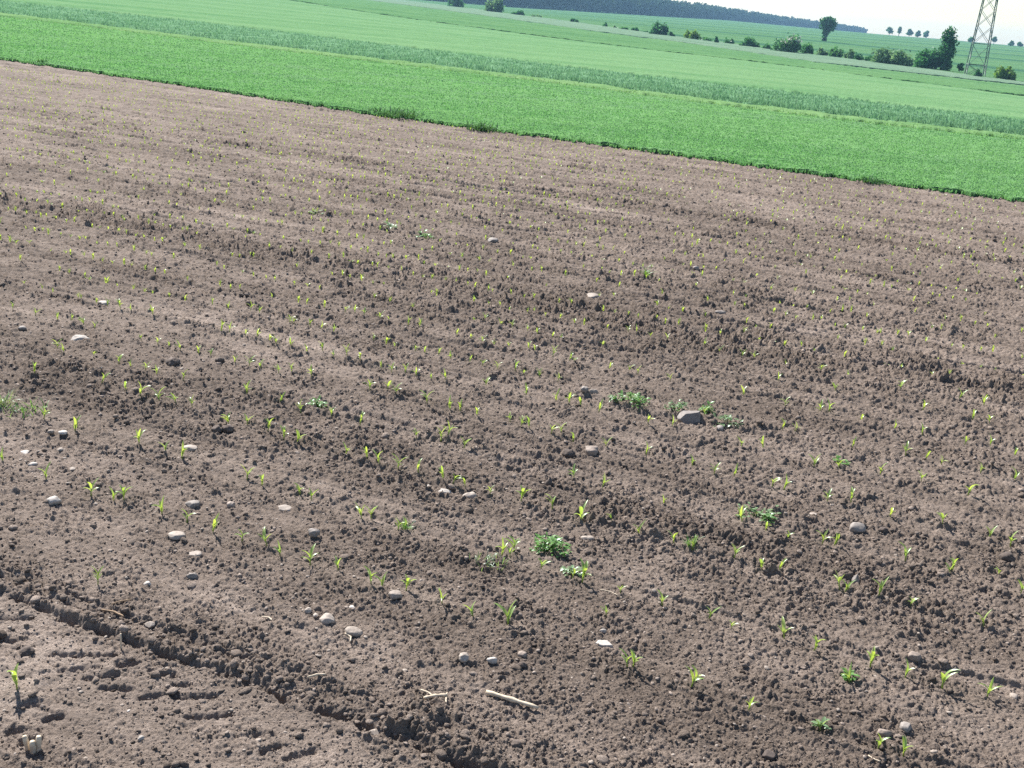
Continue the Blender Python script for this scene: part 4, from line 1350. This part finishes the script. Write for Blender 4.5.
corn = [(1, 1), (1, -1), (-1, -1), (-1, 1)]
for cx, cy in corn:
    mb = MB()
    zs = [-.2, 17, PH]
    for k in range(2):
        bar(mb, (cx * pw(zs[k]), cy * pw(zs[k]), zs[k]), (cx * pw(zs[k + 1]), cy * pw(zs[k + 1]), zs[k + 1]), .16)
    lg = mb.build('leg', M_STEEL, py_root)
    mb = MB(); b0 = 1.73
    mb.tube([(cx * b0, cy * b0, -.5), (cx * b0, cy * b0, .25)], [.38, .34], 12); mb.build('footing', M_CONC, lg)
levels = [2.3, 6.2, 9.4, 12.3, 15, 17.4, 19.6, 21.7, 23.7, 25.6, 27.4, 29.2, 30.8]
for li, z in enumerate(levels):
    if li < 2 or li > 9:
        mb = MB(); w_ = pw(z)
        for k in range(4):
            a_, b_ = corn[k], corn[(k + 1) % 4]
            bar(mb, (a_[0] * w_, a_[1] * w_, z), (b_[0] * w_, b_[1] * w_, z), .13)
        mb.build('horizontal_brace', M_STEEL, py_root)
zl = [0.15] + levels
for li in range(len(zl) - 1):
    z0, z1 = zl[li], zl[li + 1]
    mb = MB()
    for k in range(4):
        a_, b_ = corn[k], corn[(k + 1) % 4]
        fl = (li + k) % 2
        s0, s1 = (a_, b_) if fl else (b_, a_)
        bar(mb, (s0[0] * pw(z0), s0[1] * pw(z0), z0), (s1[0] * pw(z1), s1[1] * pw(z1), z1), .085)
        if li != 1:
            bar(mb, (s1[0] * pw(z0) * .99, s1[1] * pw(z0) * .99, z0), (s0[0] * pw(z1) * .99, s0[1] * pw(z1) * .99, z1), .07)
    mb.build('cross_brace', M_STEEL, py_root)
for z in (24.0, 28.0):
    mb = MB()
    for sx in (-1, 1):
        for sy in (-1, 1):
            bar(mb, (sx * pw(z), sy * pw(z), z), (sx * 4.2, 0, z + .5), .12)
            bar(mb, (sx * pw(z + 1.6), sy * pw(z + 1.6), z + 1.6), (sx * 4.2, 0, z + .55), .10)
    ca = mb.build('crossarm', M_STEEL, py_root)
    for sx in (-1, 1):
        mb = MB(); mb.tube([(sx * 4.1, 0, z + .45), (sx * 4.1, 0, z - .8)], [.09, .11], 8); mb.build('insulator', M_CONC, ca)

# ------------------------------------------------------------------ haze
HAZE = .00019
if HAZE:
    bx0, bx1, by0, by1, bz0, bz1 = -2790, 2790, -2790, 2790, float(Zl.min()) - 1.0, 36.0
    V = [(x, y, z) for z in (bz0, bz1) for y in (by0, by1) for x in (bx0, bx1)]
    F = [(0, 2, 3, 1), (4, 5, 7, 6), (0, 1, 5, 4), (2, 6, 7, 3), (0, 4, 6, 2), (1, 3, 7, 5)]
    m, nt, out = new_mat('haze_air')
    pv = N(nt, 'ShaderNodeVolumePrincipled'); pv.inputs['Density'].default_value = HAZE; pv.inputs['Color'].default_value = (.38, .68, 1, 1)
    pv.inputs['Anisotropy'].default_value = .2
    L(nt, pv.outputs[0], out.inputs['Volume'])
    hz = mesh_np('haze', V, F, m); tag(hz, kind='stuff')
    hz['label'] = 'thin pale haze in the air over the fields'
